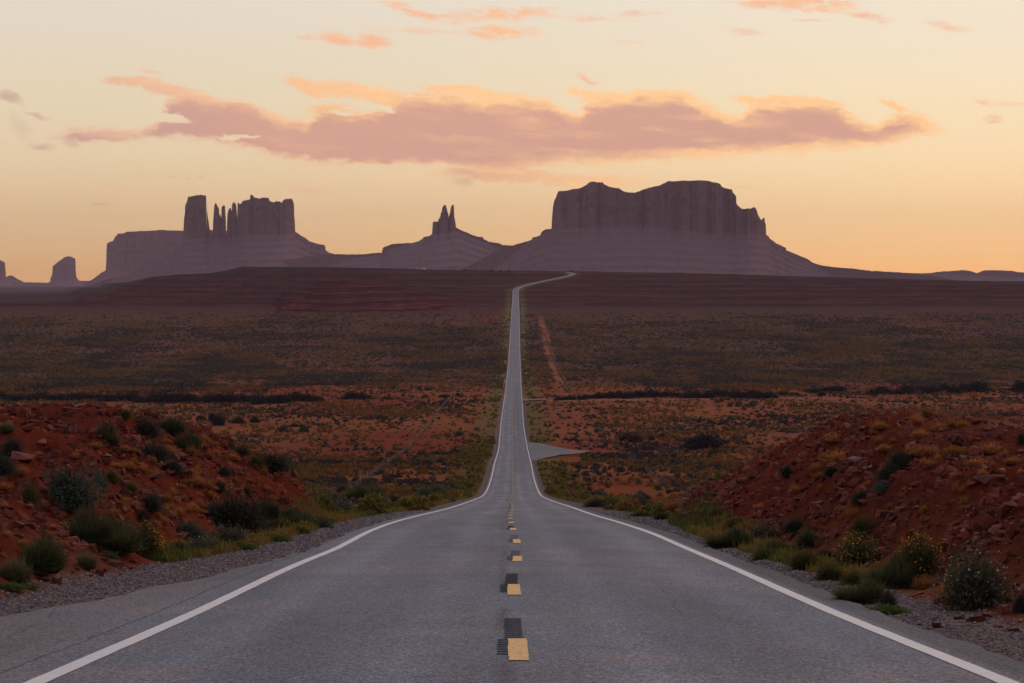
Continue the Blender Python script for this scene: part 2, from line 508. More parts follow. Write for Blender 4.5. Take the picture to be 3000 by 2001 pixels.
# ------------------------------------------------------------------ mesh building
def mk_mesh(name, Vv, faces, mats=None, col=None, attrs=None, smooth=False, midx=None, cols=None):
    """Vv (n,3); faces (m,3|4) int array or list of such arrays"""
    me = bpy.data.meshes.new(name)
    Vv = np.ascontiguousarray(Vv, dtype=np.float32)
    if not isinstance(faces, list):
        faces = [faces]
    faces = [np.asarray(f, dtype=np.int32) for f in faces if len(f)]
    nl = sum(f.size for f in faces)
    nf = sum(len(f) for f in faces)
    me.vertices.add(len(Vv))
    me.vertices.foreach_set('co', Vv.ravel())
    me.loops.add(nl)
    me.loops.foreach_set('vertex_index', np.concatenate([f.ravel() for f in faces]))
    me.polygons.add(nf)
    cnt = np.concatenate([np.full(len(f), f.shape[1], np.int32) for f in faces])
    st = np.concatenate([[0], np.cumsum(cnt)[:-1]]).astype(np.int32)
    me.polygons.foreach_set('loop_start', st)
    me.polygons.foreach_set('loop_total', cnt)
    if midx is not None:
        me.polygons.foreach_set('material_index', np.asarray(midx, np.int32))
    me.polygons.foreach_set('use_smooth', np.full(nf, bool(smooth)))
    if col is not None:
        ca = me.color_attributes.new('col', 'FLOAT_COLOR', 'POINT')
        c4 = np.ones((len(Vv), 4), np.float32)
        c4[:, :3] = col
        ca.data.foreach_set('color', c4.ravel())
    if attrs:
        for k, v in attrs.items():
            at = me.attributes.new(k, 'FLOAT', 'POINT')
            at.data.foreach_set('value', np.asarray(v, np.float32).ravel())
    for m in (mats or []):
        me.materials.append(m)
    me.update(calc_edges=True)
    me.validate(verbose=False)
    return me


def link(name, data, parent=None, loc=None, **props):
    o = bpy.data.objects.new(name, data)
    C.objects.link(o)
    if loc is not None:
        o.location = loc
    if parent is not None:
        o.parent = parent
    for k, v in props.items():
        if v is not None:
            o[k] = v
    return o


def empty(name, loc, label, cat, group=None):
    o = bpy.data.objects.new(name, None)
    C.objects.link(o)
    o.location = loc
    o.empty_display_size = 0.2
    o['label'] = label
    o['category'] = cat
    if group:
        o['group'] = group
    return o


def grid_faces(nr, nc):
    i = np.arange(nr - 1)[:, None] * nc + np.arange(nc - 1)[None]
    i = i.ravel()
    return np.stack([i, i + 1, i + nc + 1, i + nc], 1)


# ------------------------------------------------------------------ materials
def mat(name, rough=0.9, spec=0.2):
    m = bpy.data.materials.new(name)
    m.use_nodes = True
    m.node_tree.nodes.clear()
    n = NT(m.node_tree)
    b = n.new('ShaderNodeBsdfPrincipled')
    o = n.new('ShaderNodeOutputMaterial')
    n.l.new(b.outputs[0], o.inputs[0])
    b.inputs['Roughness'].default_value = rough
    b.inputs['Specular IOR Level'].default_value = spec
    return m, n, b


def bump(n, b, h, strength, dist):
    bp = n.new('ShaderNodeBump')
    bp.inputs['Strength'].default_value = strength
    bp.inputs['Distance'].default_value = dist
    n.put(bp.inputs['Height'], h)
    n.l.new(bp.outputs[0], b.inputs['Normal'])


def opos(n):
    return n.new('ShaderNodeTexCoord').outputs['Object']


def attr(n, name, out='Fac'):
    a = n.new('ShaderNodeAttribute', attribute_name=name)
    return a.outputs[out]


def scl(n, v, x, y, z):
    q = n.sep(v)
    return n.comb(n.m('MULTIPLY', q[0], x), n.m('MULTIPLY', q[1], y), n.m('MULTIPLY', q[2], z))


# ground
m_ground, n, b = mat('desert_ground', 1.0, 0.0)
P = opos(n)
col = attr(n, 'col', 'Color')
near = attr(n, 'nearm')
n1 = n.noise(P, 0.35, 8, 0.62)
n2 = n.noise(P, 5.0, 5, 0.65)
n3 = n.noise(P, 0.02, 6, 0.6)
n4 = n.noise(scl(n, P, 0.05, 0.012, 0.05), 1.0, 9, 0.72)
k = n.m('ADD', n.m('MULTIPLY', n.m('SUBTRACT', n1, 0.5), 1.0), n.m('ADD', n.m('MULTIPLY', n.m('SUBTRACT', n2, 0.5), 0.9), n.m('MULTIPLY', n.m('SUBTRACT', n3, 0.5), 0.6)))
k = n.m('MAXIMUM', n.m('ADD', 1.0, k), 0.25)
c2 = n.mix(1.0, col, n.comb(k, k, k), 'MULTIPLY')
# hue drift of the soil
c2 = n.mix(n.m('MULTIPLY', n.sstep(n.noise(P, 0.09, 5, 0.6), 0.5, 0.75), 0.35), c2, n.mix(1.0, c2, (1.25, 0.95, 0.75), 'MULTIPLY'))
# far vegetation specks: bushes too small to build one by one
veg = attr(n, 'veg')
sp = n.noise(P, 0.42, 5, 0.7)
thr = n.m('SUBTRACT', 0.70, n.m('MULTIPLY', veg, 0.30))
vm = n.m('MULTIPLY', n.sstep(n.m('SUBTRACT', sp, thr), -0.015, 0.03), n.sstep(veg, 0.0, 0.06))
vcol = n.mix(n.sstep(n.noise(P, 0.05, 4, 0.6), 0.4, 0.62), (0.058, 0.051, 0.043), (0.115, 0.075, 0.038))
c2 = n.mix(n.m('MULTIPLY', vm, 0.85), c2, vcol)
# strata of the mesa scarps
st = attr(n, 'strat')
zz = n.m('ADD', n.m('MULTIPLY', n.sep(P)[2], 0.55), n.m('MULTIPLY', n.noise(P, 0.004, 4, 0.6), 6.0))
band = n.noise(n.comb(0.0, 0.0, zz), 1.0, 5, 0.7)
c2 = n.mix(n.m('MULTIPLY', st, n.sstep(band, 0.56, 0.46)), c2, n.mix(1.0, c2, (0.36, 0.32, 0.36), 'MULTIPLY'))
c2 = n.mix(n.m('MULTIPLY', st, n.m('MULTIPLY', n.m('MULTIPLY', n.sstep(band, 0.54, 0.62), n.sstep(n.noise(P, 0.012, 5, 0.65), 0.42, 0.6)), 0.8)), c2, n.mix(1.0, c2, (1.9, 2.0, 2.3), 'MULTIPLY'))
c2 = n.mix(n.m('MULTIPLY', st, n.sstep(n.noise(P, 0.03, 6, 0.7), 0.45, 0.6)), c2, n.mix(1.0, c2, (1.5, 1.35, 1.35), 'MULTIPLY'))
# gravel shoulder
gr = attr(n, 'grav')
gv = n.new('ShaderNodeTexVoronoi')
n.put(gv.inputs['Vector'], P)
gv.inputs['Scale'].default_value = 26
gcol = n.mix(n.sep(gv.outputs['Color'])[0], (0.095, 0.068, 0.064), (0.36, 0.27, 0.235))
gcol = n.mix(n.sstep(n.sep(gv.outputs['Color'])[1], 0.72, 0.78), gcol, (0.05, 0.04, 0.045))
c2 = n.mix(gr, c2, gcol)
n.put(b.inputs['Base Color'], c2)
hb = n.m('ADD', n.m('MULTIPLY', n.noise(P, 2.2, 8, 0.68), 0.35), n.m('MULTIPLY', gv.outputs['Distance'], n.m('MULTIPLY', gr, -0.05)))
hb = n.m('ADD', hb, n.m('MULTIPLY', n.noise(P, 0.12, 6, 0.6), 2.0))
bump(n, b, hb, 0.8, 1.0)

# asphalt
m_asph, n, b = mat('asphalt', 0.92, 0.10)
P = opos(n)
u = attr(n, 'u')
vv = attr(n, 'v')
fine = n.noise(P, 60, 3, 0.8)
fine2 = n.noise(P, 17, 3, 0.7)
big = n.noise(n.comb(n.m('MULTIPLY', u, 0.5), n.m('MULTIPLY', vv, 0.06), 0.0), 1.0, 6, 0.6)
blot = n.noise(n.comb(n.m('MULTIPLY', u, 1.3), n.m('MULTIPLY', vv, 0.5), 3.0), 1.0, 5, 0.65)
k = n.m('ADD', 1.0, n.m('MULTIPLY', n.m('SUBTRACT', fine, 0.5), 2.3))
k = n.m('MULTIPLY', k, n.m('ADD', 1.0, n.m('MULTIPLY', n.m('SUBTRACT', fine2, 0.5), 2.2)))
grn = n.noise(scl(n, P, 42, 10, 42), 1.0, 2, 0.6)
k = n.m('MULTIPLY', k, n.m('ADD', 1.0, n.m('MULTIPLY', n.m('SUBTRACT', grn, 0.5), 2.3)))
k = n.m('MULTIPLY', k, n.m('ADD', 1.0, n.m('MULTIPLY', n.m('SUBTRACT', big, 0.5), 1.1)))
k = n.m('MULTIPLY', k, n.m('ADD', 1.0, n.m('MULTIPLY', n.m('SUBTRACT', blot, 0.5), 0.35)))
# polished wheel tracks
wt = n.m('ABSOLUTE', n.m('SUBTRACT', n.m('ABSOLUTE', n.m('SUBTRACT', n.m('ABSOLUTE', u), 1.85)), 0.9))
k = n.m('MULTIPLY', k, n.m('MULTIPLY_ADD', n.sstep(wt, 0.55, 0.0), 0.16, 0.93))
# dark joint by the centre line and outside the left edge line
wob = n.m('MULTIPLY', n.m('SUBTRACT', n.noise(n.comb(0.0, n.m('MULTIPLY', vv, 0.6), 5.0), 1.0, 6, 0.7), 0.5), 0.25)
j1 = n.sstep(n.m('ABSOLUTE', n.m('ADD', n.m('ADD', u, 0.13), wob)), 0.13, 0.0)
k = n.m('MULTIPLY', k, n.m('SUBTRACT', 1.0, n.m('MULTIPLY', j1, n.m('MULTIPLY', n.sstep(n.noise(n.comb(0.0, n.m('MULTIPLY', vv, 0.25), 1.0), 1.0, 3), 0.4, 0.6), 0.35))))
j2 = n.sstep(n.m('ABSOLUTE', n.m('ADD', n.m('ADD', u, 4.12), n.m('MULTIPLY', wob, 0.9))), 0.03, 0.008)
k = n.m('MULTIPLY', k, n.m('SUBTRACT', 1.0, n.m('MULTIPLY', j2, 0.45)))
# newer, darker mat on the right lane farther on and a few transverse joints
lane = n.m('MULTIPLY', n.sstep(u, -0.05, 0.05), n.m('MULTIPLY', n.sstep(vv, 420, 470), n.sstep(vv, 1250, 1100)))
k = n.m('MULTIPLY', k, n.m('SUBTRACT', 1.0, n.m('MULTIPLY', lane, 0.17)))
for v0, wd, am, ss in ((735, 5, 0.30, 1), (1010, 6, 0.22, 1), (268, 6, 0.16, 0), (166, 1.6, 0.10, 0), (36.5, 0.06, -0.18, 0), (43, 0.05, 0.15, 0)):
    q = n.sstep(n.m('ABSOLUTE', n.m('SUBTRACT', n.m('ADD', vv, n.m('MULTIPLY', blot, wd)), v0)), wd, wd * 0.6)
    if ss:
        q = n.m('MULTIPLY', q, n.sstep(u, 0.1, 0.3))
    k = n.m('MULTIPLY', k, n.m('MULTIPLY_ADD', q, am, 1.0))
vc = n.new('ShaderNodeTexVoronoi', feature='DISTANCE_TO_EDGE')
n.put(vc.inputs['Vector'], n.comb(n.m('ADD', u, n.m('MULTIPLY', wob, 2.0)), n.m('ADD', n.m('MULTIPLY', vv, 0.16), n.m('MULTIPLY', n.noise(P, 1.2, 4), 0.25)), 0.0))
vc.inputs['Scale'].default_value = 0.42
crk = n.m('MULTIPLY', n.sstep(vc.outputs['Distance'], 0.007, 0.002), n.sstep(n.noise(P, 0.22, 3), 0.5, 0.6))
k = n.m('MULTIPLY', k, n.m('SUBTRACT', 1.0, n.m('MULTIPLY', crk, 0.38)))
k = n.m('MAXIMUM', k, 0.15)
base = n.mix(n.sstep(n.noise(P, 0.35, 5, 0.6), 0.42, 0.68), (0.152, 0.163, 0.190), (0.194, 0.180, 0.188))
# dusty edge outside the lines
ed = n.sstep(n.m('ABSOLUTE', u), 3.8, 4.6)
base = n.mix(n.m('MULTIPLY', ed, 0.5), base, (0.135, 0.108, 0.098))
# dark fresh band of the right edge
ed2 = n.m('MULTIPLY', n.sstep(n.m('ADD', u, n.m('MULTIPLY', n.m('SUBTRACT', fine2, 0.5), 0.5)), 3.78, 3.9), 0.55)
base = n.mix(ed2, base, (0.052, 0.052, 0.062))
n.put(b.inputs['Base Color'], n.mix(1.0, base, n.comb(k, k, k), 'MULTIPLY'))
bump(n, b, n.m('ADD', n.m('MULTIPLY', fine, 1.0), n.m('MULTIPLY', n.noise(P, 25, 2), 0.6)), 0.35, 0.006)


def paint(name, c, wear=0.45):
    m, n, b = mat(name, 0.8, 0.15)
    P = opos(n)
    a = n.sstep(n.noise(P, 45, 5, 0.8), wear - 0.22, wear - 0.1)
    k = n.m('MULTIPLY_ADD', n.noise(P, 6, 4, 0.6), 0.3, 0.85)
    cc = n.mix(1.0, c, n.comb(k, k, k), 'MULTIPLY')
    n.put(b.inputs['Base Color'], n.mix(a, (0.2, 0.19, 0.18), cc))
    bump(n, b, n.noise(P, 60, 3), 0.3, 0.004)
    return m


m_white = paint('white_road_paint', (0.68, 0.65, 0.61), 0.50)
m_yellow = paint('yellow_road_paint', (0.92, 0.54, 0.19), 0.62)
m_milled, n, b = mat('milled_asphalt', 1.0, 0.0)
n.put(b.inputs['Base Color'], n.mix(n.noise(opos(n), 30, 3), (0.082, 0.084, 0.094), (0.140, 0.140, 0.150)))


def leafmat(name, trans=0.25, rough=0.8):
    m = bpy.data.materials.new(name)
    m.use_nodes = True
    m.node_tree.nodes.clear()
    n = NT(m.node_tree)
    c = attr(n, 'col', 'Color')
    oi = n.new('ShaderNodeObjectInfo')
    k = n.m('MULTIPLY_ADD', oi.outputs['Random'], 0.4, 0.8)
    c = n.mix(1.0, c, n.comb(k, k, k), 'MULTIPLY')
    d = n.new('ShaderNodeBsdfDiffuse')
    t = n.new('ShaderNodeBsdfTranslucent')
    n.put(d.inputs[0], c)
    n.put(t.inputs[0], c)
    mx = n.new('ShaderNodeMixShader')
    mx.inputs[0].default_value = trans
    n.l.new(d.outputs[0], mx.inputs[1])
    n.l.new(t.outputs[0], mx.inputs[2])
    o = n.new('ShaderNodeOutputMaterial')
    n.l.new(mx.outputs[0], o.inputs[0])
    return m


m_leaf = leafmat('plant_tissue')


def rockmat(name, c0, c1, strat=False, sc_=1.0):
    m, n, b = mat(name, 0.9, 0.15)
    P = opos(n)
    oi = n.new('ShaderNodeObjectInfo')
    f = n.noise(P, 3.0 * sc_, 6, 0.65)
    c = n.mix(n.sstep(f, 0.3, 0.7), c0, c1)
    k = n.m('MULTIPLY_ADD', oi.outputs['Random'], 0.6, 0.7)
    c = n.mix(1.0, c, n.comb(k, k, k), 'MULTIPLY')
    n.put(b.inputs['Base Color'], c)
    bump(n, b, n.noise(scl(n, P, 1, 1, 3), 9.0 * sc_, 6, 0.7), 0.6, 0.05 / sc_)
    return m


m_rock = rockmat('red_sandstone_block', (0.11, 0.026, 0.015), (0.20, 0.055, 0.034))
m_pale = rockmat('pale_stone', (0.24, 0.16, 0.13), (0.33, 0.25, 0.22))
m_rub, n, b = mat('red_rubble', 0.95, 0.1)
n.put(b.inputs['Base Color'], n.mix(1.0, attr(n, 'col', 'Color'), n.mix(n.noise(opos(n), 9, 4, 0.7), (0.6, 0.6, 0.6), (1.4, 1.4, 1.4)), 'MULTIPLY'))

m_butte, n, b = mat('butte_rock', 1.0, 0.0)
P = opos(n)
tal = attr(n, 'tal')
q = n.sep(P)
wz = n.m('ADD', n.m('MULTIPLY', q[2], 0.06), n.m('MULTIPLY', n.noise(P, 0.002, 3), 2.0))
bd = n.noise(n.comb(0.0, 0.0, wz), 1.0, 5, 0.75)
vf = n.noise(n.comb(n.m('MULTIPLY', q[0], 0.022), n.m('MULTIPLY', q[1], 0.01), n.m('MULTIPLY', q[2], 0.008)), 1.0, 8, 0.72, 0.6)
cl = n.mix(n.sstep(vf, 0.35, 0.68), (0.165, 0.103, 0.088), (0.188, 0.118, 0.100))
cl = n.mix(n.m('MULTIPLY', n.sstep(bd, 0.5, 0.6), 0.4), cl, (0.155, 0.096, 0.083))
dn = n.noise(P, 0.03, 8, 0.7)
tl = n.mix(n.sstep(dn, 0.35, 0.65), (0.165, 0.104, 0.104), (0.190, 0.120, 0.116))
tl = n.mix(n.m('MULTIPLY', n.sstep(bd, 0.47, 0.6), 0.3), tl, (0.155, 0.097, 0.097))
n.put(b.inputs['Base Color'], n.mix(tal, cl, tl))
bump(n, b, n.m('ADD', n.m('MULTIPLY', vf, 7.0), n.m('ADD', n.m('MULTIPLY', bd, 6.0), n.m('MULTIPLY', dn, 7.0))), 0.35, 1.0)


def plain(name, c, rough=0.6, spec=0.3, metal=0.0, emit=None, es=0.0):
    m, n, b = mat(name, rough, spec)
    k = n.m('MULTIPLY_ADD', n.noise(opos(n), 14, 4, 0.6), 0.5, 0.75)
    n.put(b.inputs['Base Color'], n.mix(1.0, c, n.comb(k, k, k), 'MULTIPLY'))
    b.inputs['Metallic'].default_value = metal
    if emit:
        b.inputs['Emission Color'].default_value = (*emit, 1)
        b.inputs['Emission Strength'].default_value = es
    return m


m_post = plain('weathered_steel_post', (0.06, 0.05, 0.045), 0.7)
m_wood = plain('weathered_wood', (0.13, 0.10, 0.075), 0.9)
m_wire = plain('fence_wire', (0.12, 0.11, 0.1), 0.6, 0.4, 0.5)

# ------------------------------------------------------------------ ground sheet
a_in = np.concatenate([np.arange(-0.34, -0.225, 0.0012), np.arange(-0.225, 0.225, 0.00062), np.arange(0.2255, 0.34, 0.0012)])
a_out = np.array([0.35, 0.36, 0.38, 0.40, 0.5, 0.65, 0.9, 1.3, 2.0, 3.2])
acol = np.concatenate([-a_out[::-1], a_in, a_out])
rows = [4.0]
while rows[-1] < 17300:
    y_ = rows[-1]
    if y_ < 12:
        st_ = y_ * 0.03
    elif y_ < 110:
        st_ = y_ * 0.0045
    elif y_ < 2150:
        st_ = y_ * 0.006
    elif y_ < 3600:
        st_ = 7.0
    else:
        st_ = y_ * 0.02
    rows.append(y_ + st_)
rows = np.array(rows)
rows_all = np.concatenate([[-90, -50, -25, -12, -6, -2, 1], rows])
AA, YY = np.meshgrid(acol, rows_all)
XX = AA * np.maximum(YY, 4.0)
XX = np.where(YY < 4, AA * (4.0 + (4 - YY) * 0.6), XX)
ZZ, MK = T(XX, YY, True)
MK_mound = MK['mound']
s_ = MK['s']
g_l = GREY_L(YY)
g_r = GREY_R(YY)
nz = (fbm(XX / 0.9, YY / 2.0, 77, 4) - 0.5) * 0.6
side_off = np.where(s_ < 0, s_ - g_l, g_r - s_)           # >0 : inside the gravel
grav = sm(side_off + nz * 0.9, -0.15, 0.15)
grav = np.maximum(grav * sm(YY, 1200, 700), 0)
# colour of the soil (albedo)
red = np.array([0.160, 0.042, 0.023])
deep = np.array([0.128, 0.027, 0.0145])
orange = np.array([0.200, 0.076, 0.032])
pink = np.array([0.205, 0.070, 0.045])
olive = np.array([0.12, 0.085, 0.035])
purp = np.array([0.046, 0.018, 0.018])
col = np.ones(XX.shape + (3,)) * red


def blend(col, c, k):
    return col * (1 - k[..., None]) + np.asarray(c) * k[..., None]


lowf = fbm(XX / 60.0, YY / 160.0, 91, 4)
mid = fbm(XX / 14.0, YY / 30.0, 95, 4)
col = blend(col, orange, sm(lowf, 0.42, 0.62) * 0.75 * sm(YY, 1500, 900))
col = blend(col, orange * 1.15, sm(mid, 0.5, 0.7) * 0.6 * sm(YY, 90, 200) * sm(YY, 700, 420))
col = blend(col, pink, sm(fbm(XX / 45.0, YY / 60.0, 99, 3), 0.58, 0.72) * 0.55 * sm(YY, 450, 600) * sm(YY, 1100, 950) * (XX > 10))
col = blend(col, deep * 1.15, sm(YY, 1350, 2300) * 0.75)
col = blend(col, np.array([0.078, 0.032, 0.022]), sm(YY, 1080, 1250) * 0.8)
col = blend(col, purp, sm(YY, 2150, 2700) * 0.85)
col = blend(col, np.array([0.27, 0.20, 0.215]), sm(YY, 3900, 4800))  # far basin: pale purple of distant haze put into the ground colour
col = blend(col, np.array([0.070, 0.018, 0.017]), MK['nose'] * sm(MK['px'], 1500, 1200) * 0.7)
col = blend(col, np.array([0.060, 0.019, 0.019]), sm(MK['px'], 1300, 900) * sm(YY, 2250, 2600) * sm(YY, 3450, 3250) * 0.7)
col = blend(col, np.array([0.070, 0.024, 0.020]), sm(YY, 2500, 2900) * sm(YY, 3500, 3100) * sm(fbm(XX / 120.0, YY / 120.0, 103, 3), 0.45, 0.65) * 0.6)
col = blend(col, np.array([0.040, 0.030, 0.028]), sm(YY, 3480, 3580) * 0.8)
# mounds
mc = deep * (0.95 + 0.6 * (fbm(XX / 3.0, YY / 3.0, 107, 4)[..., None] - 0.3))
mc = mc * (1 - sm(fbm(XX / 1.3, YY / 1.8, 109, 4), 0.55, 0.75)[..., None] * 0.0) 
mc = blend(mc, pink * 0.85, sm(fbm(XX / 4.0, YY / 6.0, 111, 3), 0.6, 0.74) * 0.5)
col = col * (1 - MK_mound[..., None]) + mc * MK_mound[..., None]
top_r = sm(MK['px'], 2500, 2800) * sm(YY, 40, 50) * MK_mound
col = blend(col, pink * 0.8, top_r * 0.35 * sm(fbm(XX / 2.0, YY / 4.0, 113, 3), 0.35, 0.6))
# verge: grassy olive
vg = sm(np.abs(s_), 4.2, 5.5) * sm(np.abs(s_), 14 , 7) * (1 - MK_mound)
col = blend(col, olive, vg * 0.6 * sm(YY, 60, 110))
col = blend(col, np.array([0.10, 0.09, 0.035]), vg * 0.5 * sm(YY, 400, 900))
# pale track inside the right fence and the dirt road across
trk = sm(np.abs(s_ - 24 + 5 * sm(YY, 2000, 2500) - 9 * (fbm(YY / 160.0, 0 * YY, 121, 3) - 0.5)), 4.5, 0.4) * sm(YY, 700, 1150) * sm(YY, 2500, 1900) * (0.25 + 1.1 * sm(fbm(XX / 5.0, YY / 30.0, 123, 3), .35, .6))
trk = np.clip(trk, 0, 1)
col = blend(col, np.array([0.22, 0.078, 0.040]), trk * 0.65)
ydr = 980 + (s_ - 4) * 0.9 * 0.35
dr = sm(np.abs(YY - 985 - 12 * (fbm(XX / 60, 0 * XX, 125, 2) - 0.5)), 14, 6) * (s_ > 3.9) * sm(XX, 150, 130)
col = blend(col, np.array([0.28, 0.14, 0.10]), dr * 0.38)
dr2 = sm(np.abs(YY - 790 - (XX - 100) * 0.0), 9, 4) * 0
wsh = MK['wash']
col = blend(col, deep * 1.05, wsh * 0.8)
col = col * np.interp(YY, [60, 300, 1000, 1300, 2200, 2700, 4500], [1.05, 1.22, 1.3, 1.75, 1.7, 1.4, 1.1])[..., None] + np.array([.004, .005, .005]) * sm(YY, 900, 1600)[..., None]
vegc = np.interp(YY, [0, 900, 1150, 1250, 1420, 1900, 2300, 2700, 3400, 3600], [0, 0, 0.15, 0.6, 0.8, 0.85, 0.75, 0.5, 0.45, 0.5]) * sm(YY, 4600, 3700)
vegc = vegc * (0.65 + 0.7 * fbm(XX / 120.0, YY / 240.0, 131, 4)) * sm(np.abs(s_), 5.5, 9) * (1 - trk) * (1 - 0.7 * MK['nose']) * (1 - dr)
strat = np.maximum(MK['nose'], sm(YY, 2500, 2700) * sm(YY, 3620, 3500) * 0.8)
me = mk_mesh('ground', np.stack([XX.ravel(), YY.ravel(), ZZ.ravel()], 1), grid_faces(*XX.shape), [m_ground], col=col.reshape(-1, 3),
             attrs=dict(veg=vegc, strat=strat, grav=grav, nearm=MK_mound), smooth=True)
link('ground', me, kind='structure')

# angular horizon per column: what the ground hides
RUN = np.maximum.accumulate(np.where(YY > 8, ZZ / np.maximum(YY, 8), -9), axis=0)


def visible(X, Y, top=0.0):
    a = X / Y
    ci = np.clip(np.searchsorted(acol, a), 0, len(acol) - 1)
    ri = np.clip(np.searchsorted(rows_all, Y * 0.99) - 1, 0, len(rows_all) - 1)
    return (T(X, Y) + top) / Y > RUN[ri, ci]


# ------------------------------------------------------------------ road
ys = [-60.0]
while ys[-1] < 3498:
    y_ = ys[-1]
    ys.append(y_ + (0.6 if y_ < 60 else 1.5 if y_ < 350 else 4 if y_ < 3000 else 3))
ys = np.array(ys)


def road_frame(Y):
    x = xcen(Y)
    z = T(x, Y)
    dxy = (xcen(Y + 1.0) - xcen(Y - 1.0)) / 2.0
    ln = np.sqrt(1 + dxy * dxy)
    nx, ny = 1 / ln, -dxy / ln
    drop = 0.025 + 0.0003 * np.clip(Y, 0, 4000)
    return x, z + drop + 0.02 + 0.0012 * np.clip(Y - 2900, 0, 700), nx, ny


def crown(u):
    return -0.008 * np.abs(u)


def strip(name, Y, us, lift, m, parent=None, smooth=True, skirt=0.0, edge_noise=0.0, **props):
    """us: list of callables/constants giving the lateral offset of each column"""
    x, z, nx, ny = road_frame(Y)
    cols_ = []
    uu_ = []
    for i, u in enumerate(us):
        u_ = u(Y) if callable(u) else np.full_like(Y, float(u))
        cols_.append(np.stack([x + nx * u_, Y + ny * u_, z + crown(u_) + lift(Y)], 1))
        uu_.append(u_)
    if skirt:
        for e in (0, -1):
            c_ = cols_[e].copy()
            sgn = -1 if e == 0 else 1
            c_[:, 0] += sgn * nx * 0.12
            c_[:, 2] -= skirt + 0.0008 * np.clip(Y, 0, 4000)
            if e == 0:
                cols_ = [c_] + cols_
                uu_ = [uu_[0] - 0.1] + uu_
            else:
                cols_ = cols_ + [c_]
                uu_ = uu_ + [uu_[-1] + 0.1]
    nc = len(cols_)
    Vv = np.stack(cols_, 1).reshape(-1, 3)
    U_ = np.stack(uu_, 1).ravel()
    V_ = np.repeat(Y, nc)
    me = mk_mesh(name, Vv, grid_faces(len(Y), nc)[:, ::1], [m], attrs=dict(u=U_, v=V_), smooth=smooth)
    return link(name, me, parent, **props)


def ned(seed, amp, sc_=1.3):
    return lambda Y: amp * (fbm(Y / sc_, 0 * Y + seed, seed, 5, 0.65) - 0.5)


eL = ned(201, 0.45, .8)
eR = ned(203, 0.26, .8)
eL2 = ned(205, 1.3, 3.0)
road = strip('road', ys, [lambda Y: ASP_L(Y) + eL(Y) + eL2(Y) * sm(Y, 38, 30), -4.0, -3.6, -2.7, -1.8, -0.9, 0, 0.9, 1.8, 2.7, 3.6, 3.9, lambda Y: ASP_R(Y) + eR(Y)],
             lambda Y: 0 * Y, m_asph, smooth=False, skirt=0.12, kind='structure')
road['label'] = 'long straight grey asphalt highway dipping and rising to the mesa'
lft = lambda Y: 0.005 + 2.5e-5 * np.clip(Y, 0, 4000)
ew = 0.085
wn = ned(207, 0.02, 0.5)
strip('edge_line', ys, [lambda Y: -3.65 - ew + wn(Y), lambda Y: -3.65 + ew + wn(Y + 50)], lft, m_white, road, label='white edge line on the left')
strip('edge_line', ys, [lambda Y: 3.65 - ew + wn(Y + 9), lambda Y: 3.65 + ew + wn(Y + 80)], lft, m_white, road, label='white edge line on the right')


# lateral offset of the centre paint, measured from the photo
def cen_off(Y):
    return np.interp(Y, [0, 20, 34, 42, 60, 80, 120, 165, 200, 240, 290, 350, 420, 1000], [-0.02, 0.0, 0.03, 0.10, 0.16, 0.14, 0.10, -0.02, -0.16, -0.20, -0.06, 0.04, 0.02, 0.0])


starts = [19.95 + 10.95 * k for k in range(-1, 98)]
for i, y0 in enumerate(starts):
    n_ = 9 if y0 < 120 else 4
    Yd = np.linspace(y0, y0 + 2.75, n_)
    hw = 0.085
    jit = 0.02 * (RS.rand() - 0.5)
    strip('centre_dash', Yd, [lambda Y: cen_off(Y) - hw + jit + 0.012 * (RS.rand(len(Y)) - 0.5), lambda Y: cen_off(Y) + hw + jit + 0.012 * (RS.rand(len(Y)) - 0.5)],
          lambda Y: lft(Y) * 1.6, m_yellow, road)
# milled rumble grooves ahead of every dash
far_v, far_f, off = [], [], 0
for i, y0 in enumerate(starts):
    if y0 > 420:
        break
    vs, fs = [], []
    for j in range(18):
        yy = y0 + 0.75 + 0.305 * j
        hw = 0.085 if True else 0
        sh = -0.02 - (0.05 if j < 7 else 0.0)
        c0 = cen_off(np.array([yy]))[0] + sh - 0.06
        Yq = np.array([yy, yy + (0.15 if y0 < 150 else 0.2)])
        x, z, nx, ny = road_frame(Yq)
        if j < 7 :
            ua, ub = c0 - 0.06, c0 + 0.10
        else:
            ua, ub = c0 - 0.05, c0 + 0.13
        k0 = len(vs)
        for r_ in (0, 1):
            for u_ in (ua, ub):
                u_ = u_ + 0.01 * (RS.rand() - 0.5)
                vs.append((x[r_] + nx[r_] * u_, Yq[r_] + ny[r_] * u_, z[r_] - 0.008 * abs(u_) + lft(Yq)[r_] * 1.25))
        fs.append((k0, k0 + 1, k0 + 3, k0 + 2))
    link('rumble_strip', mk_mesh('rumble_strip', np.array(vs), np.array(fs), [m_milled]), road)

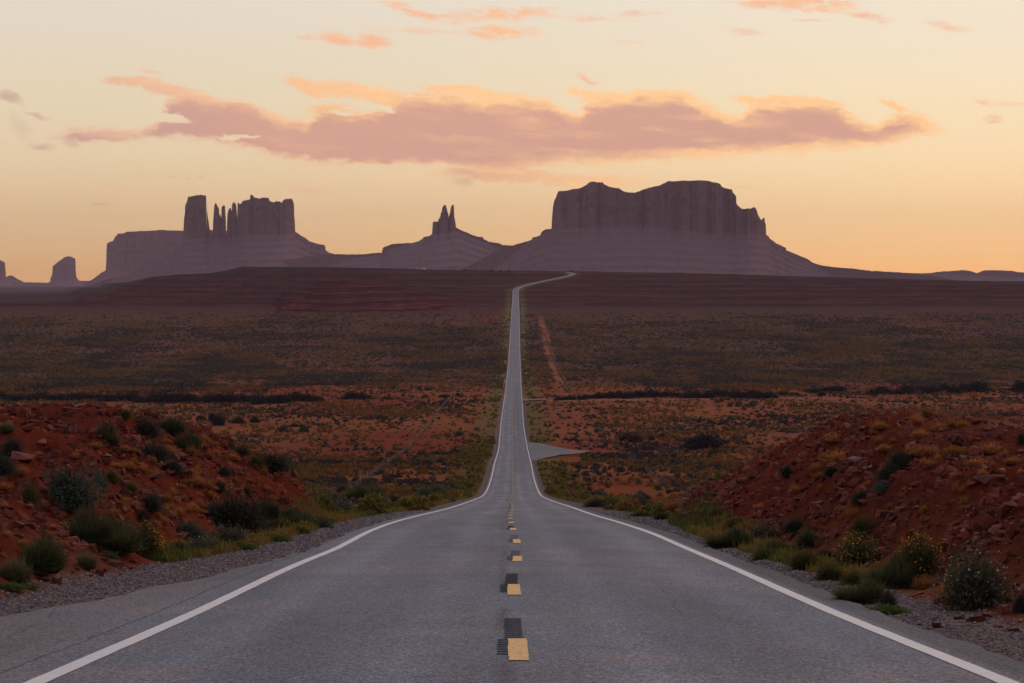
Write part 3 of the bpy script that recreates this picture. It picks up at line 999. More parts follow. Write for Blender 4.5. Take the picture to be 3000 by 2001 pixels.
# paved apron of the side road on the right and its gravel tail
def patch(name, pts, lift, m, nsub=10, parent=None, **props):
    """quad strip between two polylines given as (s, Y) pairs: near edge, far edge"""
    near_, far_ = pts
    q = np.linspace(0, 1, 24)
    t = np.linspace(0, 1, nsub)
    ns = np.stack([np.interp(q, np.linspace(0, 1, len(near_)), [p[i] for p in near_]) for i in (0, 1)], 1)
    fs = np.stack([np.interp(q, np.linspace(0, 1, len(far_)), [p[i] for p in far_]) for i in (0, 1)], 1)
    S = ns[None] * (1 - t[:, None, None]) + fs[None] * t[:, None, None]
    s0, Y0 = S[..., 0], S[..., 1]
    X0 = s0 + xcen(Y0)
    zr = road_frame(Y0.ravel())[1].reshape(Y0.shape) + crown(4.0)
    k_ = sm(s0, 4.5, 9)
    Z0 = (1 - k_) * zr + k_ * (T(X0, Y0) + 0.22) + lift
    me = mk_mesh(name, np.stack([X0.ravel(), Y0.ravel(), Z0.ravel()], 1), grid_faces(*X0.shape), [m],
                 attrs=dict(u=np.full(X0.size, 1.5), v=Y0.ravel()), smooth=True)
    return link(name, me, parent, **props)


patch('side_road', ([(4.0, 500), (5.5, 512), (7.5, 530), (10.5, 556), (13.0, 572)], [(4.0, 655), (6.0, 652), (8.5, 640), (11.5, 622), (14.5, 604)]), 0.04, m_asph, kind='structure')
m_dirt, n, b = mat('pinkish_gravel', 0.95, 0.1)
n.put(b.inputs['Base Color'], n.mix(n.noise(opos(n), 1.5, 6, 0.7), (0.14, 0.075, 0.062), (0.26, 0.15, 0.125)))
patch('gravel_track', ([(11.5, 560), (14, 566), (16.5, 576), (18.5, 588)], [(13.0, 612), (15.5, 606), (17.5, 600), (19, 596)]), 0.0, m_dirt, kind='structure')
patch('gravel_track', ([(3.9, 968), (6, 974), (10, 978), (14, 981)], [(3.9, 1012), (5.5, 1000), (9, 993), (14, 989)]), 0.25, m_dirt, kind='structure')
patch('gravel_track', ([(-9.0, 1218), (-7.5, 1210), (-5.5, 1200), (-4.0, 1190)], [(-9.2, 1226), (-7.5, 1236), (-5.5, 1250), (-4.0, 1262)]), 0.25, m_dirt, kind='structure')

# ------------------------------------------------------------------ plant templates (unit size: 1 wide, 1 high)
def t_blades(n, width, seed, r0=0.12, lean=1.0, droop=0.12, c0=(.05, .07, .03), c1=(.10, .12, .05), tipc=None, hvar=0.35):
    r = np.random.RandomState(seed)
    ph = r.rand(n) * 2 * np.pi
    el_ = np.arccos(1 - r.rand(n) ** 0.85 * 0.92)                 # 0 = up
    L = 1 - hvar * r.rand(n)
    lump = 0.8 + 0.35 * vnoise(np.cos(ph) * 1.7 + 5 + seed, np.sin(ph) * 1.7 + el_ * 1.5, seed)
    L = L * lump
    rb = r0 * np.sqrt(r.rand(n))
    pb = r.rand(n) * 2 * np.pi
    base_ = np.stack([rb * np.cos(pb), rb * np.sin(pb), np.zeros(n)], 1)
    tip = np.stack([0.5 * L * np.sin(el_) * np.cos(ph) * lean, 0.5 * L * np.sin(el_) * np.sin(ph) * lean, L * np.cos(el_)], 1) + base_ * 0.6
    mid_ = (base_ + tip) / 2 + np.stack([0 * ph, 0 * ph, droop * np.sin(el_) * L], 1)
    wv = np.stack([-np.sin(ph + r.randn(n) * .9), np.cos(ph + r.randn(n) * .9), 0.3 * r.randn(n)], 1) * width * 0.5
    Vv = np.stack([base_ - wv * .8, base_ + wv * .8, mid_ - wv, mid_ + wv, tip], 1).reshape(-1, 3)
    k = np.arange(n)[:, None] * 5
    Fc = np.concatenate([k + np.array([[0, 1, 3]]), k + np.array([[0, 3, 2]]), k + np.array([[2, 3, 4]])])
    f = r.rand(n)[:, None]
    cc = np.array(c0) * (1 - f) + np.array(c1) * f
    cc = np.repeat(cc[:, None], 5, 1)
    if tipc is not None:
        cc[:, 4] = np.array(tipc)
        cc[:, 2:4] = cc[:, 2:4] * .7 + np.array(tipc) * .3
    Vv[:, 2] = np.maximum(Vv[:, 2], -0.02)
    return Vv, Fc, cc.reshape(-1, 3)


def t_leaves(n, size, seed, c0=(.05, .07, .03), c1=(.10, .12, .05), shell=0.55, flat=1.0, elong=1.8):
    r = np.random.RandomState(seed)
    ph = r.rand(n) * 2 * np.pi
    ce = r.rand(n)
    se = np.sqrt(1 - ce * ce)
    rad = (shell + (1 - shell) * r.rand(n)) ** 1.0
    lump = 0.72 + 0.5 * vnoise(np.cos(ph) * 2.1 + 3, np.sin(ph) * 2.1 + ce * 2.2 + seed, seed)
    rad = rad * lump
    cpos = np.stack([0.5 * rad * se * np.cos(ph), 0.5 * rad * se * np.sin(ph), rad * ce * flat * 0.95 + 0.03], 1)
    d1 = r.randn(n, 3)
    d1[:, 2] = np.abs(d1[:, 2]) + 0.4
    d1 /= np.linalg.norm(d1, axis=1)[:, None]
    d2 = np.cross(d1, r.randn(n, 3))
    d2 /= np.linalg.norm(d2, axis=1)[:, None]
    sz = size * (0.6 + 0.8 * r.rand(n))[:, None]
    Vv = np.stack([cpos - d1 * sz * elong * .5 , cpos + d2 * sz * .5, cpos + d1 * sz * elong * .5, cpos - d2 * sz * .5], 1).reshape(-1, 3)
    k = np.arange(n)[:, None] * 4
    Fc = np.concatenate([k + np.array([[0, 1, 2]]), k + np.array([[0, 2, 3]])])
    f = r.rand(n)[:, None]
    cc = np.array(c0) * (1 - f) + np.array(c1) * f
    return Vv, Fc, np.repeat(cc, 4, 0)


def t_flowers(n, size, seed, c):
    r = np.random.RandomState(seed)
    ph = r.rand(n) * 2 * np.pi
    ce = 0.25 + 0.75 * r.rand(n)
    se = np.sqrt(1 - ce * ce)
    rad = 0.9 + 0.18 * r.rand(n)
    side = vnoise(np.cos(ph) * 1.5 + 9, np.sin(ph) * 1.5 + ce * 2, seed)
    kp = side > 0.38
    ph, ce, se, rad = ph[kp], ce[kp], se[kp], rad[kp]
    n = len(ph)
    cp = np.stack([0.5 * rad * se * np.cos(ph), 0.5 * rad * se * np.sin(ph), rad * ce * .97], 1)
    vs, fs = [], []
    for i in range(n):
        R_ = size * (0.6 + 0.7 * r.rand())
        k = len(vs)
        tl = r.randn(2) * 0.5
        vs.append(cp[i] + np.array([0, 0, R_ * .3]))
        for q in range(6):
            aa = q / 6 * 2 * np.pi
            vs.append(cp[i] + np.array([R_ * np.cos(aa), R_ * np.sin(aa), R_ * (tl[0] * np.cos(aa) + tl[1] * np.sin(aa))]))
        for q in range(6):
            fs.append((k, k + 1 + q, k + 1 + (q + 1) % 6))
    return np.array(vs), np.array(fs), np.ones((len(vs), 3)) * np.array(c) * (0.7 + 0.6 * np.repeat(r.rand(n), 7))[:, None]


def join(*ts):
    vs, fs, cs, o = [], [], [], 0
    for v, f, c in ts:
        vs.append(v)
        fs.append(f + o)
        cs.append(c)
        o += len(v)
    return np.concatenate(vs), np.concatenate(fs), np.concatenate(cs)


def clumpy(fn, n, k, seed, spread=.24):
    r_ = np.random.RandomState(seed + 77)
    out_ = []
    for i in range(k):
        v, f, c = fn(n // k, seed + i * 3)
        rr = spread * np.sqrt(r_.rand())
        aa = r_.rand() * 6.283
        s1 = .55 + .35 * r_.rand()
        hz = .6 + .45 * r_.rand()
        v = v * np.array([s1, s1 * (.8 + .4 * r_.rand()), hz])
        v[:, 2] += -.02
        v[:, 0] += rr * np.cos(aa) + .06 * v[:, 2] * r_.randn()
        v[:, 1] += rr * np.sin(aa) + .06 * v[:, 2] * r_.randn()
        out_.append((v, f, c * (.8 + .4 * r_.rand())))
    return join(*out_)


def t_stems(n, seed, c=(.09, .065, .05)):
    r = np.random.RandomState(seed)
    vs, fs, k = [], [], 0
    for i in range(n):
        ph = r.rand() * 6.283
        e = r.rand() * 1.1
        L = 0.55 + 0.3 * r.rand()
        p0 = np.array([0.05 * np.cos(ph), 0.05 * np.sin(ph), -0.03])
        p2 = np.array([.5 * L * np.sin(e) * np.cos(ph), .5 * L * np.sin(e) * np.sin(ph), L * np.cos(e)])
        p1 = (p0 + p2) / 2 + r.randn(3) * .04
        for p, w_ in ((p0, .02), (p1, .012), (p2, .004)):
            for q in range(3):
                aa = q * 2.094
                vs.append(p + w_ * np.array([np.cos(aa), np.sin(aa), 0]))
        for s_i in (0, 3):
            for q in range(3):
                a_, b_ = k + s_i + q, k + s_i + (q + 1) % 3
                fs += [(a_, b_, b_ + 3), (a_, b_ + 3, a_ + 3)]
        k += 9
    return np.array(vs), np.array(fs), np.ones((len(vs), 3)) * np.array(c)


def tm(name, t):
    return mk_mesh(name, t[0], t[1], [m_leaf], col=t[2])


DG0, DG1 = (.028, .044, .022), (.085, .110, .052)
TPL = {}
for v in range(2):
    s0 = 300 + v * 17
    TPL['broom', v] = [('foliage', tm('broom_foliage', clumpy(lambda n, q: t_blades(n, .019, q, c0=DG0, c1=DG1, tipc=(.13, .13, .05)), 3600, 6, s0))),
                       ('stem', tm('broom_stem', t_stems(26, s0)))]
    TPL['grassy', v] = [('foliage', tm('grassy_foliage', t_blades(1300, .017, s0 + 1, r0=.3, c0=(.04, .06, .02), c1=(.11, .13, .05), tipc=(.24, .20, .09), hvar=.5)))]
    TPL['sage', v] = [('foliage', tm('sage_foliage', join(clumpy(lambda n, q: t_leaves(n, .036, q, c0=(.045, .068, .050), c1=(.115, .150, .105), shell=.35), 4200, 7, s0 + 2), t_blades(700, .012, s0 + 20, c0=(.04, .055, .04), c1=(.10, .12, .085))))),
                      ('stem', tm('sage_stem', t_stems(34, s0 + 1)))]
    TPL['dark', v] = [('foliage', tm('dark_foliage', join(clumpy(lambda n, q: t_leaves(n, .032, q, c0=(.032, .035, .026), c1=(.088, .086, .060), shell=.35), 3400, 7, s0 + 3), t_blades(900, .012, s0 + 21, c0=(.03, .03, .022), c1=(.075, .07, .045))))),
                      ('stem', tm('dark_stem', t_stems(34, s0 + 2)))]
    TPL['olive', v] = [('foliage', tm('olive_foliage', join(clumpy(lambda n, q: t_leaves(n, .032, q, c0=(.055, .058, .02), c1=(.15, .13, .04), shell=.35), 3200, 7, s0 + 4), t_blades(900, .012, s0 + 22, c0=(.05, .05, .02), c1=(.14, .12, .04))))),
                       ('stem', tm('olive_stem', t_stems(20, s0 + 3)))]
    TPL['yellow', v] = [('foliage', tm('yellow_foliage', join(t_leaves(3000, .030, s0 + 5, shell=.35, c0=(.035, .048, .022), c1=(.12, .12, .05)), t_blades(900, .012, s0 + 23, c0=(.05, .06, .025), c1=(.13, .12, .05))))),
                        ('flower', tm('yellow_flower', t_flowers(420, .014, s0 + 6, (.62, .30, .03)))), ('stem', tm('yellow_stem', t_stems(24, s0 + 4)))]
    TPL['white', v] = [('foliage', tm('white_foliage', join(t_leaves(2800, .030, s0 + 7, shell=.35, c0=(.05, .055, .035), c1=(.15, .14, .085)), t_blades(900, .012, s0 + 24, c0=(.06, .06, .035), c1=(.18, .15, .09))))),
                       ('flower', tm('white_flower', t_flowers(80, .013, s0 + 8, (.55, .52, .42)))), ('stem', tm('white_stem', t_stems(24, s0 + 5)))]
    TPL['gold', v] = [('foliage', tm('gold_foliage', join(t_blades(420, .018, s0 + 9, r0=.3, lean=.8, c0=(.20, .070, .018), c1=(.42, .165, .045), tipc=(.56, .26, .09), hvar=.5), t_leaves(260, .035, s0 + 29, shell=.3, c0=(.20, .07, .018), c1=(.38, .15, .05)))))]
    TPL['green', v] = [('foliage', tm('green_foliage', join(t_leaves(2600, .045, s0 + 10, c0=(.07, .105, .025), c1=(.17, .20, .055), shell=.2), t_blades(500, .014, s0 + 25, r0=.4, c0=(.07, .11, .02), c1=(.18, .2, .06)))))]
KIND = {'broom': ('green_shrub', 'shrub'), 'grassy': ('grass_clump', 'grass clump'), 'sage': ('sage_bush', 'bush'), 'dark': ('dark_shrub', 'shrub'), 'olive': ('olive_shrub', 'shrub'),
        'yellow': ('flowering_bush', 'bush'), 'white': ('flowering_bush', 'bush'), 'gold': ('dry_grass_tuft', 'grass tuft'), 'green': ('green_weed_patch', 'weeds')}


def plant(px, py, wpx, hpx, kind, label, var=None, group=None, dz=0.0):
    X, Y, Z = hit(px, min(py, 1990))
    sw = wpx / F * Y * 1.38
    sh = hpx / F * Y * 1.3
    if kind in ('broom', 'dark'):
        sw, sh = sw * 1.12, sh * 1.12
    if kind == 'gold':
        sw, sh = sw * .92, sh * .85
    nm, cat = KIND[kind]
    if var is None:
        var = int(RS.rand() * 2)
    root = empty(nm, (X, Y, Z + dz - 0.02), label, cat, group)
    root.rotation_euler = (0, 0, RS.rand() * 6.283)
    root.scale = (sw, sw, sh)
    for nm2, me_ in TPL[kind, var]:
        link(nm2, me_, root, kind='stuff' if nm2 == 'flower' else None)
    return root


# foreground plants on both banks: photo x, foot row, width, height, kind, label
PL = [
    (195, 1492, 150, 118, 'sage', 'largest rounded blue-green sage bush halfway up the left red bank'),
    (315, 1302, 82, 68, 'broom', 'dark green rounded shrub just under the crest of the left bank'),
    (430, 1280, 68, 46, 'dark', 'dark shrub on the crest of the left bank beside a wider green one'),
    (505, 1274, 96, 48, 'broom', 'wide dark green shrub topping the crest of the left bank'),
    (549, 1322, 90, 58, 'broom', 'green shrub just below the wide crest shrub on the left bank'),
    (451, 1352, 76, 56, 'dark', 'round dark shrub in mid slope between crest shrubs and a small dark one'),
    (506, 1386, 50, 36, 'dark', 'small dark shrub right below the round dark one on the left slope'),
    (36, 1335, 60, 48, 'dark', 'round dark shrub by the pale slab at the left end of the bank'),
    (6, 1390, 64, 56, 'dark', 'dark shrub cut by the left picture edge on the red bank'),
    (21, 1265, 38, 32, 'grassy', 'small olive grass clump on bare red ground at upper left'),
    (366, 1228, 34, 30, 'olive', 'small olive shrub against the flat on the left skyline of the bank'),
    (415, 1236, 30, 22, 'olive', 'tiny olive shrub on the bank crest next to the dark shrub'),
    (293, 1428, 48, 40, 'sage', 'small grey-green bush right of the largest sage bush'),
    (325, 1410, 36, 34, 'olive', 'thin olive shrub behind the small grey-green bush'),
    (383, 1450, 42, 40, 'olive', 'upright olive shrub in the middle of the left slope among orange tufts'),
    (442, 1501, 64, 48, 'dark', 'grey-brown shrub above the blue-green bush on the left slope'),
    (421, 1535, 44, 38, 'dark', 'small grey-brown shrub right above the yellow flowering bush'),
    (250, 1590, 130, 96, 'broom', 'broad dark green shrub uphill of the yellow flowering bush'),
    (335, 1616, 120, 92, 'broom', 'dark green shrub touching the yellow flowering bush on the left bank'),
    (420, 1630, 98, 84, 'yellow', 'yellow flowering bush beside the gravel on the left bank'),
    (128, 1675, 150, 100, 'broom', 'large dark green broom-like shrub at the foot of the left bank near the corner'),
    (47, 1706, 85, 78, 'grassy', 'light green grass clump in front of the large corner shrub'),
    (247, 1663, 78, 52, 'grassy', 'spiky grass clump behind red blocks at the gravel edge'),
    (318, 1645, 52, 30, 'white', 'low grey-green plant with pale blooms above red blocks'),
    (549, 1578, 86, 50, 'sage', 'blue-green bush low on the left bank between two flowering plants'),
    (690, 1560, 130, 104, 'dark', 'tall dark grey-green shrub standing over pale flowering bushes'),
    (625, 1520, 66, 44, 'white', 'pale bush with whitish tips left of the tall dark shrub'),
    (668, 1602, 112, 56, 'white', 'wide pale bush with small white flowers in front of the tall dark shrub'),
    (587, 1622, 112, 46, 'white', 'low yellow-green plant with white flowers along the gravel'),
    (520, 1620, 50, 36, 'yellow', 'small orange-yellow flowering plant along the gravel edge'),
    (770, 1520, 90, 58, 'broom', 'green shrub stretched along the lower slope, uphill one of two'),
    (850, 1538, 96, 50, 'broom', 'green shrub stretched along the lower slope, downhill one of two'),
    (808, 1562, 84, 44, 'olive', 'olive bush with yellow side above the bright green weeds'),
    (760, 1566, 70, 34, 'dark', 'low grey shrub beside the olive bush near the weeds'),
    (930, 1548, 80, 34, 'white', 'pale grassy bush at the far foot of the left bank'),
    (880, 1566, 60, 26, 'olive', 'low olive bush at the gravel beyond the green weeds'),
    (795, 1382, 94, 48, 'dark', 'dark shrub on the lower crest of the left bank'),
    (748, 1366, 56, 34, 'olive', 'olive shrub uphill of the dark shrub on the lower crest'),
    (706, 1336, 56, 32, 'olive', 'olive shrub alone on the descending crest of the left bank'),
    (655, 1394, 36, 26, 'dark', 'tiny dark shrub in rubble below the crest of the left bank'),
    (718, 1446, 26, 20, 'dark', 'smallest dark shrub far down the rubble of the left bank'),
    (89, 1484, 54, 74, 'olive', 'tall olive green shrub left of the largest sage bush'),
    (642, 1440, 38, 28, 'dark', 'grey shrub beside a bright golden tuft on the left slope'),
    (608, 1428, 34, 26, 'gold', 'bright golden tuft in the rubble of the left slope'),
    (700, 1612, 90, 24, 'green', 'bright green low weeds hugging the gravel, nearer patch'),
    (790, 1588, 100, 24, 'green', 'bright green low weeds hugging the gravel, middle patch'),
    (862, 1566, 80, 20, 'green', 'bright green low weeds hugging the gravel, farther patch'),
    (20, 1728, 80, 22, 'green', 'yellow-green weeds at the left picture edge beside the gravel'),
    (75, 1722, 60, 16, 'green', 'thin green weeds between red blocks and the grass clump'),
    # beyond the left bank
    (1055, 1470, 60, 46, 'broom', 'dark half of the green thicket beyond the left bank'),
    (1100, 1468, 76, 44, 'broom', 'brighter half of the green thicket beyond the left bank'),
    (1150, 1478, 50, 26, 'dark', 'dark low shrub trailing right of the green thicket'),
    (1240, 1474, 50, 44, 'sage', 'blue-green bush right of the pale stones beyond the left bank'),
    (1278, 1462, 56, 38, 'sage', 'blue-grey bush next to the tall roadside post'),
    (1000, 1452, 44, 34, 'olive', 'dull olive shrub between the bank end and the thicket'),
    # right bank
    (2152, 1605, 114, 58, 'broom', 'dark green shrub at the roadside foot of the right bank'),
    (2033, 1553, 72, 32, 'olive', 'rounded olive cushion bush at the near end of the far right verge'),
    (2087, 1566, 66, 26, 'olive', 'yellowish olive cushion bush behind the rounded one on the right verge'),
    (2157, 1552, 66, 32, 'yellow', 'small yellowish flowering bush under the rubble of the right bank'),
    (2239, 1586, 92, 50, 'white', 'pale bush with white flowers at the foot of the right bank'),
    (2330, 1560, 60, 40, 'dark', 'grey shrub just uphill of the green shrubs on the right bank'),
    (2369, 1608, 82, 56, 'broom', 'upright green shrub on the lower right bank behind the olive mass'),
    (2282, 1624, 126, 42, 'broom', 'low spreading green shrub along the right verge'),
    (2353, 1672, 88, 62, 'olive', 'rounded yellow-olive bush on the right verge by the gravel'),
    (2250, 1640, 84, 38, 'olive', 'flat yellow-olive bush on the right verge before the rounded one'),
    (2430, 1700, 90, 50, 'olive', 'trailing olive bush on the right verge, uphill half'),
    (2500, 1716, 84, 46, 'olive', 'trailing olive bush on the right verge, downhill half'),
    (2543, 1765, 132, 68, 'broom', 'dark green shrub reaching the gravel near the bright weeds'),
    (2600, 1790, 50, 60, 'dark', 'dark upright shrub end beside the bright weeds'),
    (2515, 1662, 114, 84, 'yellow', 'blue-green bush with a yellow flowering top on the right bank'),
    (2420, 1634, 50, 24, 'dark', 'low dark shrub between stones on the right verge'),
    (2526, 1572, 70, 62, 'olive', 'olive green upright shrub in the rubble of the right bank'),
    (2620, 1722, 120, 96, 'broom', 'very dark shrub of the pair in the middle of the right bank'),
    (2690, 1700, 120, 116, 'yellow', 'golden flowering bush behind the very dark shrub on the right bank'),
    (2863, 1782, 184, 150, 'white', 'biggest bush with white and yellow flowers on the right bank'),
    (2832, 1778, 110, 120, 'yellow', 'yellow flowering half of the biggest bush on the right bank'),
    (2602, 1800, 98, 28, 'green', 'bright green low weeds beside the gravel on the right'),
    (2711, 1719, 92, 46, 'gold', 'golden brown tuft downhill of the golden flowering bush'),
    (2635, 1369, 66, 46, 'dark', 'grey-brown shrub high on the right mound, upper one of two'),
    (2608, 1412, 76, 50, 'dark', 'grey-brown shrub high on the right mound, lower one of two'),
    (2526, 1477, 54, 38, 'dark', 'dark grey shrub in mid rubble of the right mound'),
    (2591, 1440, 54, 32, 'sage', 'grey-green bush below the two grey-brown shrubs'),
    (2304, 1399, 32, 32, 'dark', 'small dark shrub alone on the rubble face of the right mound'),
    (2434, 1396, 38, 28, 'dark', 'small brownish shrub near the pale slabs of the right mound'),
    (2580, 1255, 66, 30, 'gold', 'golden tuft on the summit ridge of the right mound, left of the peak tuft'),
    (2686, 1244, 56, 42, 'gold', 'tall golden tuft on the very peak of the right mound'),
    (2695, 1282, 64, 32, 'gold', 'golden tuft just under the peak of the right mound'),
    (2760, 1260, 72, 32, 'gold', 'golden tuft right of the peak on the right mound'),
    (2716, 1336, 98, 40, 'gold', 'broad brownish gold tuft on the bare top of the right mound'),
    (2798, 1331, 82, 38, 'gold', 'brownish gold tuft beside the pale ledge on the right mound'),
    (2890, 1328, 98, 36, 'gold', 'pale gold tufts spreading on the right mound top'),
    (2863, 1363, 84, 28, 'gold', 'low gold tufts below the pale gold spread'),
    (2798, 1402, 36, 32, 'gold', 'single bright golden tuft over the dark rubble edge'),
    (2966, 1358, 64, 26, 'gold', 'gold tuft near the right picture edge on the mound'),
    (2994, 1300, 30, 28, 'dark', 'dark shrub cut by the right picture edge on the mound top'),
    (2461, 1353, 88, 40, 'gold', 'slanting gold tuft strip on the upper slope of the right mound'),
    (2400, 1380, 60, 32, 'gold', 'gold tuft downhill of the slanting strip'),
    (2505, 1510, 62, 34, 'gold', 'orange tuft in the middle rubble of the right bank'),
    (2461, 1499, 46, 28, 'gold', 'small orange tuft left of the middle rubble one'),
    (2992, 1795, 46, 60, 'dark', 'dark shrub cut by the right picture edge beside the road'),
    (2820, 1250, 50, 26, 'gold', 'golden tuft on the right shoulder of the mound skyline'),
    (1975, 1494, 66, 42, 'gold', 'straw coloured brush where the right mound begins'),
    (1915, 1504, 60, 34, 'gold', 'straw coloured brush before the far tip of the right mound'),
    (1860, 1492, 80, 34, 'dark', 'dark low shrub beyond the right shoulder, nearest the straw brush'),
    (1800, 1490, 80, 30, 'broom', 'dark green low shrub beyond the right shoulder, middle one'),
    (1745, 1486, 60, 24, 'dark', 'dark low shrub beyond the right shoulder, farthest from the mound'),
    (1890, 1466, 36, 18, 'dark', 'small dark shrub on orange ground behind the low shrubs'),
    (2000, 1530, 60, 26, 'olive', 'yellowish olive bush along the right shoulder before the cushion bush'),
    (1940, 1524, 60, 24, 'olive', 'olive bush along the right shoulder at the gravel turnout'),
    (1880, 1514, 70, 20, 'olive', 'flat yellow-green bush beside the gravel turnout'),
]
for p in PL:
    plant(*p)

# smaller dry tufts on the mounds
gk = 0
tuft_pts = []
for (x0, x1, y0, y1, nn) in ((250, 640, 1300, 1520, 72), (0, 260, 1320, 1640, 26), (420, 880, 1250, 1540, 40), (2150, 2620, 1260, 1560, 26), (2560, 2990, 1240, 1400, 18), (2640, 2990, 1400, 1700, 14)):
    c_ = 0
    while c_ < nn:
        x = x0 + RS.rand() * (x1 - x0)
        y = y0 + RS.rand() * (y1 - y0)
        cyl = Lcy(x) if x < 1500 else Rcy(x)
        if y < cyl + 6:
            continue
        c_ += 1
        tuft_pts.append((x, y))
for x, y in tuft_pts:
    plant(x, y, 20 + 36 * RS.rand() ** 2, 15 + 20 * RS.rand(), 'gold', 'small dry orange grass tuft among the rubble of a red bank', group='dry tufts among the rubble')


# ------------------------------------------------------------------ scattering many small meshes into one
def scatter(tpls, X, Y, Z, W, H, cols_, tint=0.25, tilt=None):
    vs, fs, cs, o = [], [], [], 0
    nt_ = len(tpls)
    idx = RS.randint(0, nt_, len(X))
    for ti in range(nt_):
        sel = np.where(idx == ti)[0]
        if not len(sel):
            continue
        tv, tf, tcl_ = tpls[ti]
        th = RS.rand(len(sel)) * 2 * np.pi
        ct, st = np.cos(th)[:, None], np.sin(th)[:, None]
        x = tv[None, :, 0] * W[sel, None]
        y = tv[None, :, 1] * W[sel, None] * (0.8 + 0.4 * RS.rand(len(sel)))[:, None]
        z = tv[None, :, 2] * H[sel, None]
        if tilt is not None:
            ta = (tilt[sel] * (RS.rand(len(sel)) - .5) * 2)[:, None]
            y, z = y * np.cos(ta) - z * np.sin(ta), y * np.sin(ta) + z * np.cos(ta)
        P_ = np.stack([x * ct - y * st + X[sel, None], x * st + y * ct + Y[sel, None], z + Z[sel, None]], 2).reshape(-1, 3)
        vs.append(P_)
        fs.append((tf[None] + (np.arange(len(sel)) * len(tv))[:, None, None] + o).reshape(-1, tf.shape[1]))
        cc = cols_[sel][:, None, :] * tcl_[None] * (1 + tint * (RS.rand(len(sel)) - .5))[:, None, None]
        cs.append(cc.reshape(-1, 3))
        o += len(P_)
    return np.concatenate(vs), np.concatenate(fs), np.concatenate(cs)


def small_tpl(n, size, seed, elong=1.6):
    v, f, c = t_leaves(n, size, seed, c0=(.7, .7, .7), c1=(1.35, 1.3, 1.2), shell=.45, elong=elong)
    return v, f, c


T_MID = [small_tpl(46, .22, 900 + i) for i in range(6)]
T_FAR = [small_tpl(12, .42, 950 + i) for i in range(6)]
SAGE = np.array([.082, .088, .070])
DARK = np.array([.060, .053, .046])
GOLD = np.array([.22, .115, .040])
YELG = np.array([.15, .125, .03])


def dens(X, Y):
    """share of the ground under bushes, and colour"""
    s = X - xcen(Y)
    base_ = np.interp(Y, [100, 250, 400, 520, 640, 760, 950, 1080, 1180, 1300, 1450, 1800, 2350], [.34, .42, .44, .40, .22, .18, .24, .24, .40, .60, .70, .50, .02])
    p1 = fbm(X / 44.0, Y / 110.0, 501, 5, .6)
    p2 = fbm(X / 9.0, Y / 20.0, 503, 3)
    d_ = base_ * (0.35 + 1.5 * sm(p1, .40, .62)) * (0.5 + 1.0 * p2)
    trk_ = sm(np.abs(s - 24), 4, 2) * sm(Y, 1150, 1250) * sm(Y, 2500, 2200)
    d_ = d_ * (1 - trk_)
    d_ = np.where(np.abs(s) < 5.0 + 0.5 * RS.rand(len(X)), 0, d_)
    # side road apron, dirt road, orange clearing on the right
    d_ = np.where((s > 3) & (s < 15) & (Y > 500) & (Y < 655), 0, d_)
    d_ = np.where((s > 12) & (s < 27) & (Y > 560) & (Y < 612), 0, d_)
    d_ = np.where((s > 3) & (X < 150) & (np.abs(Y - 985) < 9), 0, d_)
    clr = sm(np.abs(s - 15 - (Y - 200) * 0.012), 7, 3) * sm(Y, 150, 200) * sm(Y, 460, 380) * (X > 0)
    return d_ * (1 - .75 * clr)


def sample_field(y0, y1, area_per, amax=0.30):
    """points uniform in world area"""
    A = amax * (y1 * y1 - y0 * y0)
    n = int(A / area_per)
    Y = np.sqrt(y0 * y0 + RS.rand(n) * (y1 * y1 - y0 * y0))
    X = (RS.rand(n) * 2 - 1) * amax * Y
    return X, Y


def bush_cols(X, Y):
    s = X - xcen(Y)
    q = fbm(X / 22.0, Y / 45.0, 511, 4) + .25 * (RS.rand(len(X)) - .5)
    c = np.where((q > .56)[:, None], DARK, SAGE)
    gold = q < np.interp(Y, [100, 400, 700, 1100, 1300, 2200], [.51, .50, .48, .50, .48, .45])
    c = np.where(gold[:, None], GOLD, c)
    yv = (np.abs(s) < 9 + 5 * RS.rand(len(X))) & (RS.rand(len(X)) < .7)
    yv |= (RS.rand(len(X)) < .07)
    c = np.where(yv[:, None], YELG, c)
    return c, gold, yv


# near belt: the 110-520 m flat; the biggest in view stand on their own
X, Y = sample_field(98, 560, 1.5)
dd = dens(X, Y)
keep = RS.rand(len(X)) < dd * 0.85
X, Y = X[keep], Y[keep]
_, mk = T(X, Y, True)
keep = mk['mound'] < .05
X, Y = X[keep], Y[keep]
Z = T(X, Y)
c_, gold, yv = bush_cols(X, Y)
W = (.7 + .9 * RS.rand(len(X)) ** 1.5) * np.where(yv, 1.05, 1.0)
H = W * (.45 + .25 * RS.rand(len(X)))
vis = visible(X, Y, H * .6) & (np.abs(X / Y) < .212)
score = np.where(vis, W / Y, 0)
order = np.argsort(-score)
SOLO = order[:285]
smesh = {}
for nm, cc in (('sage', SAGE), ('dark', DARK), ('gold', GOLD), ('yelg', YELG)):
    for v in range(4):
        tpl = t_leaves(260, .11, 1200 + v * 5 + len(nm), c0=cc * .6, c1=cc * 1.45, shell=.5)
        smesh[nm, v] = tm(nm + '_bush', tpl)
SL = {'sage': ('sage_bush', 'bush', 'grey-green low sage bush on the flat beyond the road cut', 'sage bushes on the flat beyond the road cut'),
      'dark': ('dark_scrub_bush', 'bush', 'blackish low scrub bush on the flat beyond the road cut', 'blackish scrub bushes on the flat beyond the road cut'),
      'gold': ('straw_bush', 'bush', 'straw coloured dry low bush on the flat beyond the road cut', 'straw coloured bushes on the flat beyond the road cut'),
      'yelg': ('rabbitbrush', 'bush', 'yellow-green rounded rabbitbrush on the flat or verge beyond the road cut', 'yellow-green rabbitbrush beyond the road cut')}
